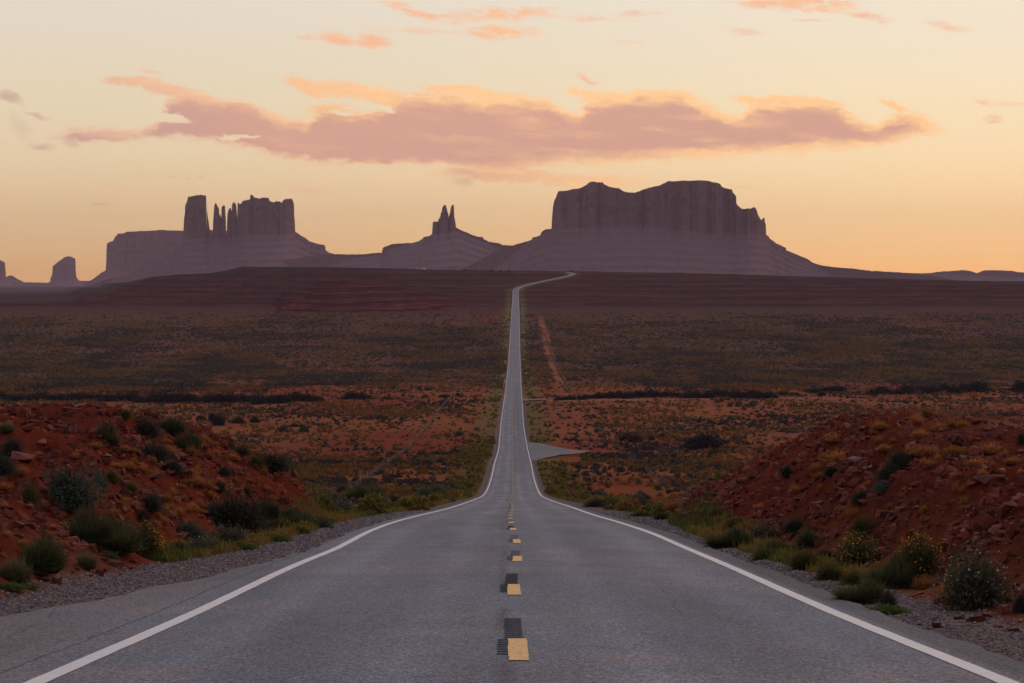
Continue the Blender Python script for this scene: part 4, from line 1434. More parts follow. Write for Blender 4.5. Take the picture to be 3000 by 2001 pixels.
for i in SOLO:
    k = 'yelg' if yv[i] else 'gold' if gold[i] else ('sage' if c_[i][1] > .05 else 'dark')
    nm, cat, lb, gp = SL[k]
    o = link(nm, smesh[k, int(RS.rand() * 4)], None, (X[i], Y[i], Z[i] - .03), label=lb, category=cat, group=gp)
    o.scale = (W[i], W[i] * (.85 + .3 * RS.rand()), H[i] * 1.1)
    o.rotation_euler = (0, 0, RS.rand() * 6.28)
rest = np.ones(len(X), bool)
rest[SOLO] = False
parts_ = [scatter(T_MID, X[rest], Y[rest], Z[rest] - .03, W[rest], H[rest] * 1.1, c_[rest])]
# mid field
X, Y = sample_field(560, 1180, 2.6)
keep = RS.rand(len(X)) < dens(X, Y) * 1.0
X, Y = X[keep], Y[keep]
Z = T(X, Y)
c_, gold, yv = bush_cols(X, Y)
W = .8 + 1.1 * RS.rand(len(X)) ** 1.5
H = W * (.42 + .25 * RS.rand(len(X)))
T_M2 = [small_tpl(22, .32, 970 + i) for i in range(6)]
parts_.append(scatter(T_M2, X, Y, Z - .05, W, H * 1.1, c_))
# far field
X, Y = sample_field(1180, 2350, 5.0)
keep = RS.rand(len(X)) < dens(X, Y) * .75
X, Y = X[keep], Y[keep]
Z = T(X, Y)
c_, gold, yv = bush_cols(X, Y)
c_ = c_ * .55 + np.where(gold[:, None], np.array([.13, .085, .040]), np.array([.068, .066, .056])) * .55
W = 1.2 + 1.4 * RS.rand(len(X))
H = W * (.35 + .2 * RS.rand(len(X)))
parts_.append(scatter(T_FAR, X, Y, Z - .05, W, H * 1.1, c_))
v_, f_, cc_ = join(*parts_)
link('desert_scrub', mk_mesh('desert_scrub', v_, f_, [m_leaf], col=cc_), None, kind='stuff',
     label='low sage and straw coloured scrub covering the desert flat to the mesa')

# roadside grass: low growth along both verges
nG = 16000
Y = np.exp(np.log(36) + RS.rand(nG) * np.log(700 / 36.0))
side = np.where(RS.rand(nG) < .5, -1, 1)
gin = np.where(side < 0, -GREY_L(Y), GREY_R(Y))
sg = gin + 0.05 + RS.rand(nG) ** 1.6 * np.interp(Y, [30, 90, 130, 700], [.6, 1.6, 6.5, 7])
X = xcen(Y) + side * sg
gap = (side > 0) & (Y > 498) & (Y < 657) & (sg < 15)
turn = (side > 0) & (Y > 88) & (Y < 118) & (sg < 8.2)
ok = ~gap & ~turn & (RS.rand(nG) < np.interp(Y, [36, 60, 90, 700], [.6, 1, 1, 1])) & ~((side < 0) & (Y < 43))
X, Y, side = X[ok], Y[ok], side[ok]
Z = T(X, Y)
q = fbm(X / 3.0, Y / 14.0, 601, 3) + .2 * (RS.rand(len(X)) - .5)
c_ = np.where((q > .55)[:, None], np.array([.24, .15, .045]), np.where((q > .42)[:, None], np.array([.18, .155, .04]), np.array([.085, .10, .03])))
tg = []
for i in range(5):
    v, f, c = t_blades(34, .045, 700 + i, r0=.45, c0=(.7, .7, .7), c1=(1.3, 1.25, 1.1), hvar=.6)
    tg.append((v, f, c))
W = (.24 + .3 * RS.rand(len(X))) * np.interp(Y, [36, 60, 110, 200, 700], [.6, .85, 1.0, 1.2, 1.7])
v_, f_, cc_ = scatter(tg, X, Y, Z - .02, W, W * (.55 + .4 * RS.rand(len(X))), c_)
link('roadside_grass', mk_mesh('roadside_grass', v_, f_, [m_leaf], col=cc_), None, kind='stuff', label='olive and golden grass growing along both road shoulders')


# ------------------------------------------------------------------ rocks
def hull(seed, flat=.5, npt=13):
    r = np.random.RandomState(seed)
    bm = bmesh.new()
    pts = r.uniform(-1, 1, (npt, 3))
    pts = np.sign(pts) * np.abs(pts) ** .55
    pts *= np.array([.5, .34, .5 * flat])
    for p in pts:
        bm.verts.new(p)
    res = bmesh.ops.convex_hull(bm, input=bm.verts)
    bmesh.ops.delete(bm, geom=[e for e in res['geom_interior'] if isinstance(e, bmesh.types.BMVert)], context='VERTS')
    bmesh.ops.triangulate(bm, faces=bm.faces)
    bm.verts.index_update()
    v = np.array([p.co[:] for p in bm.verts])
    f = np.array([[q.index for q in fc.verts] for fc in bm.faces])
    bm.free()
    return v, f, np.ones((len(v), 3))


HULLS = [hull(1300 + i, .35 + .25 * (i % 3), 10 + i % 4) for i in range(12)]


def rock_mesh(i, m):
    v, f, _ = HULLS[i % 12]
    me = mk_mesh('rock', v, f, [m])
    bm = bmesh.new()
    bm.from_mesh(me)
    bmesh.ops.bevel(bm, geom=list(bm.edges), offset=.018, segments=1, affect='EDGES')
    bm.to_mesh(me)
    bm.free()
    return me


ROCKM = [rock_mesh(i, m_rock) for i in range(12)]
PALEM = [rock_mesh(i, m_pale) for i in range(3)]


def rock(px, py, wpx, hpx, label, pale=False, tilt=None, group=None, nm='rock'):
    X, Y, Z = hit(px, py)
    wd = wpx / F * Y
    hh = hpx / F * Y
    me_ = PALEM[int(RS.rand() * 3)] if pale else ROCKM[int(RS.rand() * 12)]
    o = link(nm, me_, None, (X, Y, Z + hh * .25), label=label, category='rock', group=group)
    o.scale = (wd, wd * (.9 + .5 * RS.rand()), max(hh, wd * .25) * 1.6)
    t_ = .25 if tilt is None else tilt
    o.rotation_euler = ((RS.rand() - .5) * t_ * 2, (RS.rand() - .5) * t_ * 2, (RS.rand() - .5) * 1.2)
    return o


RK = [(168, 1713, 34, 24, 'cube-like dark red block alone on the gravel at lower left', 0), (120, 1688, 84, 26, 'long flat red slab at the foot of the large corner shrub', 0),
      (128, 1702, 48, 18, 'red block stacked before the long flat slab', 0), (292, 1686, 32, 20, 'dark red block between two smaller ones on the left gravel edge', 0),
      (265, 1690, 30, 12, 'flat red flake beside the dark red block on the gravel', 0), (310, 1676, 16, 16, 'small upright red block behind the dark one', 0),
      (335, 1660, 64, 20, 'wide red slab below the yellow flowering bush', 0), (378, 1668, 30, 16, 'red block right of the wide slab on the left gravel edge', 0),
      (343, 1670, 18, 12, 'small reddish stone under the wide slab', 0), (354, 1686, 24, 9, 'thin red chip lying out on the left gravel', 0),
      (225, 1672, 20, 12, 'small red block behind the spiky grass clump', 0), (390, 1650, 28, 14, 'red stone beside the foot of the yellow flowering bush', 0),
      (335, 1500, 44, 26, 'large tilted red slab on the middle of the left bank', 0), (440, 1405, 90, 26, 'long narrow red slab slanting down the left bank', 0),
      (530, 1345, 60, 22, 'pinkish slab beside the crest shrubs on the left bank', 0), (860, 1396, 30, 26, 'tall red boulder on the lower crest of the left bank', 0),
      (268, 1192, 18, 10, 'lone red stone on the left bank skyline', 0), (295, 1206, 40, 12, 'flat red ledge on the left bank skyline', 0),
      (60, 1345, 90, 22, 'broad pinkish slab at the far left of the bank', 0), (545, 1350, 22, 10, 'small pale stone near the crest shrubs', 1),
      (575, 1490, 16, 8, 'small pale stone chip low in the left rubble', 1), (540, 1456, 12, 8, 'whitish stone in the left rubble near tufts', 1),
      (2735, 1840, 52, 26, 'dark red squared block at the gravel edge on the right', 0), (2765, 1838, 24, 14, 'grey rounded stone beside the squared red block', 1),
      (2800, 1832, 30, 8, 'flat whitish stone right of the grey rounded stone', 1), (2810, 1815, 36, 16, 'pale orange slab behind the flat whitish stone', 0),
      (2862, 1822, 64, 30, 'largest orange-red slab leaning near the roadside on the right', 0), (2900, 1808, 50, 18, 'red slab behind the largest orange-red one', 0),
      (2944, 1800, 44, 38, 'dark upright boulder near the right picture edge', 0), (2920, 1842, 40, 20, 'dark red flat rock before the litter scrap', 0),
      (2970, 1850, 34, 14, 'dark red flat rock near the right picture edge', 0), (2683, 1750, 66, 28, 'low dark red ledge block under the very dark shrub', 0),
      (2745, 1770, 20, 22, 'tilted red shard below the biggest flowering bush', 0), (2810, 1790, 34, 18, 'red block at the foot of the biggest flowering bush', 0),
      (2880, 1423, 80, 44, 'largest grey-red boulder at the dark rubble edge of the right mound', 0), (2720, 1430, 50, 26, 'dark slab in the upper rubble edge of the right mound', 0),
      (2650, 1530, 56, 34, 'big red boulder in the centre of the right bank', 0), (2600, 1512, 80, 20, 'slanting red slab left of the big centre boulder', 0),
      (2800, 1625, 34, 34, 'squared boulder above the golden flowering bush', 0), (2765, 1680, 34, 30, 'triangular red shard beside the flowering bush pair', 0),
      (2510, 1352, 60, 12, 'long whitish slab high on the right mound', 1), (2475, 1362, 50, 14, 'pale grey-red slab left of the long whitish one', 0),
      (2545, 1372, 40, 10, 'thin pale slab below the long whitish one', 1), (2290, 1512, 20, 12, 'pale stone at the foot of the right bank rubble', 1),
      (2370, 1400, 34, 14, 'flat red block near the slanting gold strip', 0), (2830, 1495, 60, 26, 'broad dark slab in the right rubble near the picture edge', 0),
      (2810, 1300, 80, 26, 'rounded red ledge boulder on the right mound top', 0), (2525, 1266, 30, 20, 'red block on the upper left skyline of the right mound', 0),
      (2540, 1278, 22, 20, 'squared red block just under the mound skyline', 0), (1180, 1470, 12, 6, 'white stone on pinkish ground beyond the left bank, upper one', 1),
      (1165, 1481, 12, 5, 'white stone on pinkish ground beyond the left bank, lower one', 1), (1124, 1491, 8, 4, 'tiny white stone by the golden verge grass', 1)]
for p in RK:
    rock(*p[:5], pale=bool(p[5]))
# more blocks of middling size, nothing tells them apart
c_ = 0
while c_ < 150:
    if RS.rand() < .55:
        x = 1990 + RS.rand() * 1010
    else:
        x = RS.rand() * 930
    y = 1215 + RS.rand() * 520
    cyl = Lcy(x) if x < 1500 else Rcy(x)
    lowy = np.interp(x, [0, 400, 650, 930, 2000, 2240, 2650, 3000], [1700, 1640, 1590, 1500, 1530, 1570, 1730, 1800])
    if y < cyl + 8 or y > lowy:
        continue
    c_ += 1
    sz = 12 + 26 * RS.rand() ** 2
    rock(x, y, sz, sz * .45, 'angular red sandstone fragment lying in the rubble of a bank', tilt=.6, group='sandstone fragments in the rubble of the banks', nm='rock_fragment')

# rubble: thousands of fragments
n_ = 340000
Y = np.exp(np.log(15) + RS.rand(n_) * np.log(98 / 15.0))
X = (RS.rand(n_) * 2 - 1) * .32 * Y
zq, mk = T(X, Y, True)
dn_ = mk['mound'] * (.25 + .9 * sm(fbm(X / 1.8, Y / 2.2, 701, 3), .38, .62)) * np.where(X > 0, 1.15, .7)
dn_ = dn_ * np.where((mk['px'] > 2560) & (Y > 46), .35, 1.0)
keep = RS.rand(n_) < dn_ * .45
X, Y, zq = X[keep], Y[keep], zq[keep]
print('rubble', len(X))
W = (.05 + .26 * RS.rand(len(X)) ** 4) * (Y / 45.0) ** .5
c_ = np.array([.170, .040, .022]) * (.5 + .75 * RS.rand(len(X), 1)) + np.array([.03, .02, .018]) * RS.rand(len(X), 1)
pl = RS.rand(len(X)) < .04
c_[pl] = np.array([.22, .10, .075])
v_, f_, cc_ = scatter(HULLS, X, Y, zq + W * .12, W, W * 1.0, c_, tilt=np.full(len(X), .7))
link('rubble', mk_mesh('rubble', v_, f_, [m_rub], col=cc_), None, kind='stuff', label='loose angular red rubble covering the two road-cut banks')
# pebbles on the gravel shoulders
n_ = 60000
Y = np.exp(np.log(16) + RS.rand(n_) * np.log(120 / 16.0))
side = np.where(RS.rand(n_) < .6, -1, 1)
lo = np.where(side < 0, -ASP_L(Y) - eL(Y) + .02 - eL2(Y) * sm(Y, 38, 30), ASP_R(Y) + eR(Y) + .05)
hi = np.where(side < 0, -GREY_L(Y) + .15, GREY_R(Y) + .3)
sg = lo + RS.rand(n_) * np.maximum(hi - lo, 0)
X = xcen(Y) + side * sg
Z = T(X, Y)
W = (.012 + .05 * RS.rand(n_) ** 4) * (Y / 30.0) ** .5
g_ = RS.rand(n_, 1)
c_ = np.array([.10, .075, .075]) * (1 - g_) + np.array([.34, .27, .24]) * g_
octv = (np.array([[.5, 0, 0], [-.5, .1, 0], [0, .5, .05], [.05, -.5, 0], [0, 0, .4], [0, 0, -.3]]),
        np.array([[0, 2, 4], [2, 1, 4], [1, 3, 4], [3, 0, 4]]), np.ones((6, 3)))
v_, f_, cc_ = scatter([octv], X, Y, Z + W * .1, W, W, c_, tilt=np.full(n_, .5))
link('gravel', mk_mesh('gravel', v_, f_, [m_rub], col=cc_), None, kind='stuff', label='grey and pinkish gravel on both road shoulders')


# ------------------------------------------------------------------ tamarisks and other big bushes on the flat
def t_big(seed, c0, c1, n=1500):
    v, f, c = t_leaves(n, .05, seed, c0=c0, c1=c1, shell=.25, elong=2.6)
    v2, f2, c2 = t_blades(420, .012, seed + 1, r0=.25, c0=c0, c1=c1, hvar=.5)
    # several lobes: warp the outline
    v = np.concatenate([v, v2])
    f = np.concatenate([f, f2 + len(v) - len(v2)])
    c = np.concatenate([c, c2])
    hgt = .7 + .5 * vnoise(v[:, 0] * 3.1 + seed, v[:, 1] * 3.1, seed)
    v = v * np.stack([np.ones(len(v)), np.ones(len(v)), hgt], 1)
    return v, f, c


BIG = {}
for k in range(4):
    BIG['tam', k] = (tm('tamarisk_foliage', t_big(1500 + k, (.016, .018, .017), (.045, .044, .040))), tm('tamarisk_stem', t_stems(30, 1600 + k, (.05, .04, .035))))
    BIG['brn', k] = (tm('brush_foliage', t_big(1520 + k, (.05, .035, .022), (.13, .085, .05))), tm('brush_stem', t_stems(30, 1620 + k, (.08, .06, .05))))
    BIG['grn', k] = (tm('bush_foliage', t_big(1540 + k, (.035, .055, .018), (.09, .12, .04))), tm('bush_stem', t_stems(30, 1640 + k, (.06, .05, .04))))
    BIG['yel', k] = (tm('yellow_bush_foliage', t_big(1560 + k, (.12, .10, .02), (.32, .24, .05))), tm('yellow_bush_stem', t_stems(20, 1660 + k, (.08, .06, .04))))


def big(px, py, wpx, hpx, kind, label, name='tamarisk', cat='shrub', group=None):
    X, Y, Z = hit(px, py, 130.0)
    r_ = empty(name, (X, Y, Z - .05), label, cat, group)
    r_.scale = (wpx / F * Y, wpx / F * Y * .9, hpx / F * Y)
    r_.rotation_euler = (0, 0, RS.rand() * 6.28)
    a_, b_ = BIG[kind, int(RS.rand() * 4)]
    link('foliage', a_, r_)
    link('stem', b_, r_)


BL = [(2062, 1318, 124, 58, 'tam', 'big dark rounded tamarisk standing alone by the cut bank', 'tamarisk'), (2030, 1316, 70, 40, 'tam', 'lower dark tamarisk joined to the left of the big rounded one', 'tamarisk'),
      (1845, 1293, 92, 34, 'brn', 'wide brownish brush bush on pink ground', 'brush_bush'), (1908, 1290, 24, 22, 'brn', 'thin brown bush right of the wide brush bush', 'brush_bush'),
      (1942, 1284, 34, 15, 'tam', 'small dark bush right of the thin brown one', 'tamarisk'), (1346, 1277, 28, 20, 'grn', 'small bright green bush on red ground left of the highway', 'green_bush'),
      (640, 1246, 46, 40, 'tam', 'tallest dark bush of the cluster on the left flat', 'tamarisk'), (590, 1232, 36, 18, 'tam', 'leftmost low dark bush of the cluster on the left flat', 'tamarisk'),
      (700, 1240, 50, 22, 'tam', 'middle dark bush of the cluster on the left flat', 'tamarisk'), (748, 1238, 34, 22, 'tam', 'rightmost dark bush of the cluster on the left flat', 'tamarisk'),
      (622, 1236, 30, 34, 'tam', 'second tallest dark bush of the cluster on the left flat', 'tamarisk'),
      (830, 1264, 34, 20, 'grn', 'greenish round bush right of the dark cluster', 'green_bush'), (892, 1266, 36, 24, 'grn', 'greenish pointed bush farther right of the dark cluster', 'green_bush'),
      (860, 1250, 40, 8, 'tam', 'flat dark bush behind the two greenish ones', 'tamarisk'), (945, 1247, 18, 10, 'tam', 'small round dark bush on red soil left of the highway', 'tamarisk'),
      (2127, 1313, 18, 11, 'yel', 'first small yellow bush in front of the cut bank', 'yellow_bush'), (2149, 1316, 22, 13, 'yel', 'middle yellow bush in front of the cut bank', 'yellow_bush'),
      (2176, 1319, 28, 14, 'yel', 'largest yellow bush in front of the cut bank', 'yellow_bush'), (2090, 1330, 36, 16, 'grn', 'green weeds clump below the big rounded tamarisk', 'green_bush'),
      (2225, 1330, 30, 14, 'brn', 'brownish bush right of the yellow bushes', 'brush_bush'), (2408, 1160, 28, 14, 'tam', 'small round dark bush in front of the right thicket', 'tamarisk'),
      (2880, 1245, 34, 16, 'tam', 'dark bush on bare orange ground behind the right mound', 'tamarisk'), (2950, 1254, 26, 10, 'tam', 'low dark bush near the picture edge behind the right mound', 'tamarisk'),
      (45, 1200, 40, 12, 'brn', 'brown bush just behind the left bank crest', 'brush_bush'), (150, 1204, 46, 16, 'brn', 'brownish bush behind the left bank crest, near the middle', 'brush_bush')]
for p in BL:
    big(*p[:6], name=p[6])
G1 = 'tamarisks lining the wash across the flat'
LB1 = 'dark tamarisk in the row lining the wash left of the highway'
x = -60.0
while x < 940:
    wv = 34 + 34 * RS.rand()
    base_y = np.interp(x, [-60, 200, 500, 800, 940], [1172, 1174, 1178, 1180, 1174]) + RS.randn() * 1.6
    big(x, base_y, wv * 1.25, 17 + 15 * RS.rand() + (8 if RS.rand() < .2 else 0), 'tam', LB1, group=G1 + ' on the left')
    x += wv * .62
for (x, y, w_, h_) in ((1030, 1168, 60, 26), (1060, 1170, 40, 24), (1080, 1168, 24, 14), (1010, 1170, 30, 12)):
    big(x, y, w_, h_, 'tam', 'dark tamarisk of the separate clump between the left row and the highway', group='separate tamarisk clump left of the highway')
for (x, y, w_, h_) in ((1135, 1170, 50, 10), (1245, 1164, 24, 11), (1300, 1164, 50, 10), (1342, 1161, 24, 12)):
    big(x, y, w_, h_, 'tam', 'low sparse dark bush on the wash line close to the highway on the left', name='low_bush', group='low bushes on the wash line')
LB2 = 'dark tamarisk in the row lining the wash right of the highway'
x = 1640.0
while x < 2262:
    wv = 30 + 26 * RS.rand()
    h0 = np.interp(x, [1640, 1720, 1780, 2260], [9, 12, 20, 22])
    big(x, np.interp(x, [1640, 1800, 2260], [1172, 1166, 1166]) + RS.randn() * 1.2, wv * 1.25, h0 + 7 * RS.rand(), 'tam', LB2, group=G1 + ' on the right')
    x += wv * .62
for (x, y, w_, h_) in ((2290, 1158, 44, 14), (2330, 1160, 50, 12)):
    big(x, y, w_, h_, 'tam', 'low dark tamarisk between the right row and the right thicket', group='low tamarisks beside the right thicket')
x = 2380.0
LB3 = 'dark bushy tamarisk in the ragged thicket at the far right of the flat'
while x < 3060:
    wv = 40 + 30 * RS.rand()
    if RS.rand() < .82:
        big(x, np.interp(x, [2380, 2600, 2820, 3060], [1144, 1152, 1150, 1148]) + RS.randn() * 3, wv * 1.2, np.interp(x, [2380, 2560, 2800, 2840, 3060], [15, 26, 22, 34, 38]) * (.7 + .5 * RS.rand()), 'tam', LB3, group='tamarisk thicket at the far right')
    x += wv * .7


# ------------------------------------------------------------------ fences
def boxv(cx, cy, z0, z1, hx, hy):
    v = np.array([(sx * hx + cx, sy * hy + cy, z) for z in (z0, z1) for sx, sy in ((-1, -1), (1, -1), (1, 1), (-1, 1))])
    f = np.array([(0, 3, 2, 1), (4, 5, 6, 7), (0, 1, 5, 4), (1, 2, 6, 5), (2, 3, 7, 6), (3, 0, 4, 7)])
    return v, f


def fence(side, label):
    Yp = [150 if side > 0 else 225]
    while Yp[-1] < 1900:
        Yp.append(Yp[-1] + (4.6 if Yp[-1] < 600 else 6.5))
    Yp = np.array(Yp) + RS.randn(len(Yp)) * .15
    off_ = np.interp(Yp, [0, 370, 700, 1300, 1900], [25, 24.3, 27, 25, 24]) * side
    Xp = xcen(Yp) + off_
    Zp = T(Xp, Yp)
    root = empty('wire_fence', (Xp[0], Yp[0], Zp[0]), label, 'fence')
    o0 = np.array([Xp[0], Yp[0], Zp[0]])
    fv, ff, k0 = [], [], 0
    pm = {}
    for i in range(len(Yp)):
        th = i % 12 == 5
        hh = 1.35 + (.25 if th else 0) + .1 * RS.rand()
        rad = (.07 if th else .035) + Yp[i] * 3e-5
        if i < 90:
            v, f = boxv(0, 0, -.3, hh, rad, rad)
            o = link('post', mk_mesh('post', v, f, [m_wood if th else m_post]), root, (Xp[i] - o0[0], Yp[i] - o0[1], Zp[i] - o0[2]))
            o.rotation_euler = (RS.randn() * .03, RS.randn() * .03, 0)
        else:
            v, f = boxv(Xp[i] - o0[0], Yp[i] - o0[1], Zp[i] - o0[2] - .3, Zp[i] - o0[2] + hh, rad, rad)
            fv.append(v)
            ff.append(f + k0)
            k0 += 8
    link('far_post_row', mk_mesh('far_post_row', np.concatenate(fv), np.concatenate(ff), [m_post]), root, kind='stuff')
    for h in (.35, .7, 1.0, 1.25):
        P0 = np.stack([Xp - o0[0], Yp - o0[1], Zp - o0[2] + h], 1)
        r_ = .006 + Yp * 8e-6
        ring = [P0 + np.stack([r_ * ca, 0 * r_, r_ * sa], 1) for ca, sa in ((1, 0), (-.5, .87), (-.5, -.87))]
        Vv = np.stack(ring + [ring[0]], 1).reshape(-1, 3)
        link('wire', mk_mesh('wire', Vv, grid_faces(len(Yp), 4), [m_wire]), root)


fence(-1, 'wire fence on thin steel posts running parallel on the left of the highway')
fence(1, 'wire fence on thin steel posts running parallel on the right of the highway')

# ------------------------------------------------------------------ object markers, delineators, post
m_sgny, n, b = mat('striped_marker_face', 0.5, 0.4)
P = opos(n)
q = n.sep(P)
st_ = n.m('FRACT', n.m('MULTIPLY', n.m('ADD', q[2], q[0]), 2.6))
n.put(b.inputs['Base Color'], n.mix(n.m('GREATER_THAN', st_, .5), (.75, .30, .02), (.012, .012, .012)))
m_sgny2, n, b = mat('striped_marker_face_mirrored', 0.5, 0.4)
P = opos(n)
q = n.sep(P)
st_ = n.m('FRACT', n.m('MULTIPLY', n.m('SUBTRACT', q[2], q[0]), 2.6))
n.put(b.inputs['Base Color'], n.mix(n.m('GREATER_THAN', st_, .5), (.70, .40, .03), (.012, .012, .012)))
m_back = plain('marker_back', (.3, .3, .3), .5, .4, .7)
m_ylw = plain('yellow_marker_post', (.55, .33, .03), .6)


def marker(X, Y, hgt, mface, label):
    Z = T(np.array([X]), np.array([Y]))[0]
    r_ = empty('hazard_marker', (X, Y, Z), label, 'road sign')
    v, f = boxv(0, .03, -.3, hgt, .05, .03)
    link('post', mk_mesh('post', v, f, [m_ylw]), r_)
    v, f = boxv(0, -.03, hgt - 1.35, hgt + .02, .24, .012)
    link('panel', mk_mesh('panel', v, f, [mface]), r_)


def atpx(px, Y):
    return (px - 1500) / F * Y


marker(atpx(1455, 752), 752, 2.35, m_sgny, 'orange and black striped marker left of the highway, nearer one')
marker(atpx(1549.5, 748), 748, 2.3, m_sgny2, 'yellow and black striped marker right of the highway, nearer one')
marker(atpx(1466.5, 1075), 1075, 2.2, m_back, 'plain grey-backed marker left of the highway by the wash')
marker(atpx(1554, 1075), 1075, 2.4, m_ylw, 'yellow marker right of the highway by the wash')
m_refl = plain('white_reflector', (.8, .8, .78), .4)


def delineator(px, ytop, Y, label, wood=False):
    X = atpx(px, Y)
    Z = T(np.array([X]), np.array([Y]))[0]
    top_ = -(ytop - YH) / F * Y
    r_ = empty('wooden_post' if wood else 'delineator_post', (X, Y, Z), label, 'post')
    hh = max(top_ - Z, .9)
    v, f = boxv(0, 0, -.3, hh, .05 if wood else .04, .04)
    link('shaft', mk_mesh('shaft', v, f, [m_wood]), r_)
    if not wood:
        v, f = boxv(0, -.045, hh - .2, hh - .02, .05, .006)
        link('reflector', mk_mesh('reflector', v, f, [m_refl]), r_)
    else:
        v, f = boxv(0, 0, hh, hh + .04, .07, .06)
        link('cap', mk_mesh('cap', v, f, [m_wood]), r_)


delineator(1317.5, 1404, 205, 'tall thin wooden post beside the left shoulder at the crest', True)
delineator(1057, 1408, 330, 'stout grey fence corner post left of the highway among bushes', True)
delineator(1421.5, 1350, 470, 'small post with reflector on the left verge past the crest')
delineator(1610.5, 1409, 350, 'white-tipped delineator post in yellow-green bushes right of the highway')
delineator(1584, 1357, 470, 'white-tipped delineator post just before the side road')
delineator(1578, 1342, 500, 'white-tipped delineator post at the corner of the side road')

# dry stalks by the right mound tip
m_straw = plain('straw', (.30, .20, .12), .9)
X, Y, Z = hit(1998, 1528)
r_ = empty('dry_stalk', (X, Y, Z), 'bare dry stalks standing thin beside the tip of the right mound', 'plant')
for i, (dx_, hh) in enumerate(((-.16, .55), (-.05, .42), (.02, .5), (.1, .3))):
    v = np.array([(-.012, 0, 0), (.012, 0, 0), (dx_ - .006, 0, hh), (dx_ + .006, 0, hh), (0, .02, 0), (dx_, .012, hh)])
    f = np.array([(0, 1, 3, 2), (1, 4, 5, 3), (4, 0, 2, 5)])
    link('stem', mk_mesh('stem', v * np.array([1.2, 1, 1.6]), f, [m_straw]), r_)

# ------------------------------------------------------------------ buttes
def sil(pts):
    pts = sorted(pts, key=lambda p: p[0])
    xs, ysv = [], []
    for x, y in pts:
        if xs and x <= xs[-1]:
            x = xs[-1] + .25
        xs.append(x)
        ysv.append(y)
    return np.array(xs), np.array(ysv)


def butte(name, label, pts, D, contact, cliffs, cat='butte', zg=-70.0, step=1.2, seed=0, kind=None, slope=.5, rough=1.0, margin=0):
    xs, ysv = sil(pts)
    px = np.arange(xs[0], xs[-1], step)
    # keep the outline's own corners
    px = np.unique(np.round(np.concatenate([px, xs]), 2))
    px = px[np.concatenate([[True], np.diff(px) > .12])]
    y = np.interp(px, xs, ysv)
    y = y + (fbm(px / 5.0, 0 * px + seed, seed, 3) - .5) * 2.2 * rough
    yc = np.maximum(np.interp(px, [c[0] for c in contact], [c[1] for c in contact]), y)
    V_ = np.full_like(px, 6.0)
    for x0, x1, vm in cliffs:
        q = np.clip((px - (x0 + x1) / 2) / ((x1 - x0) / 2), -1, 1)
        V_ = np.maximum(V_, np.where(np.abs(q) < 1, vm * (1 - np.abs(q) ** 3.5) ** .6, 0))
    n1 = fbm(px / 34.0, 0 * px + 3, seed + 5, 4, .5)
    n2 = fbm(px / 6.0, 0 * px + 7, seed + 9, 4, .6) * (0.3 + 1.2 * fbm(px / 60.0, 0 * px + 1, seed + 10, 2))
    face = D - V_ - ((n1 - .5) * .9 + (n2 - .5) * .15) * np.minimum(V_, 110) * (V_ > 7)
    a = (px - 1500) / F
    Hh = (YH - y) / F * (D - V_)
    Ch = (YH - yc) / F * face
    rowsV, tal = [], []

    def row(Yr, Zr, tl):
        rowsV.append(np.stack([a * Yr, Yr, Zr], 1))
        tal.append(np.full(len(px), tl) if np.isscalar(tl) else tl)
    row(D + V_ + 500, np.full_like(px, zg), 1)
    row(D + V_ + 10, np.minimum(Hh, Ch), 1)
    for t in (1, .5, 0):
        Yr = face + (D + V_ - face) * t
        row(Yr, Hh * (1 - .02 * t) - 0 * t, 0)
    nf_ = 34
    for t in np.linspace(0, 1, nf_)[1:]:
        Zr = Hh + (Ch - Hh) * t
        hz = np.clip((Hh - Ch) / 60.0, 0, 1)
        fl = (fbm(px / 18.0 + t * 1.5, Zr / 35.0, seed + 21, 5, .6) - .5) * 44 * hz
        led = -stair(np.full_like(px, t) + (n1 - .5) * .25, 5, .9) * 16 * hz
        row(face - 2 - fl * np.minimum(1, V_ / 40) * np.sin(np.pi * min(t * 1.15, 1)) + led, Zr, sm(np.full_like(px, t), .97, 1.0))
    yf_last = rowsV[-1][:, 1]
    kk = np.hanning(61)
    kk /= kk.sum()
    yf_s = np.convolve(np.pad(yf_last, 30, mode='edge'), kk, mode='valid')
    drop = np.maximum(Ch - zg, 4)
    runl = drop / slope
    nt_ = 46
    for t in np.linspace(0, 1, nt_)[1:]:
        gul = (fbm(px / 11.0, 0 * px + t * 3.0, seed + 31, 4, .6) - .5) * 18 * np.sin(np.pi * t) * np.clip(drop / 80, 0, 1)
        tz = t ** .82
        tz = .55 * tz + .45 * stair(np.clip(tz + (n1 - .5) * .06, 0, 1), 8, .8)
        tz = np.clip(tz, 0, 1) if t < 1 else np.ones_like(px)
        row(yf_last + (yf_s - yf_last) * min(1, t * 5) - runl * t - gul, Ch - drop * tz, 1)
    nr = len(rowsV)
    me = mk_mesh(name, np.concatenate(rowsV), grid_faces(nr, len(px)), [m_butte], attrs=dict(tal=np.concatenate(tal)))
    return link(name, me, None, **({'kind': kind, 'label': label} if kind else {'label': label, 'category': cat}))


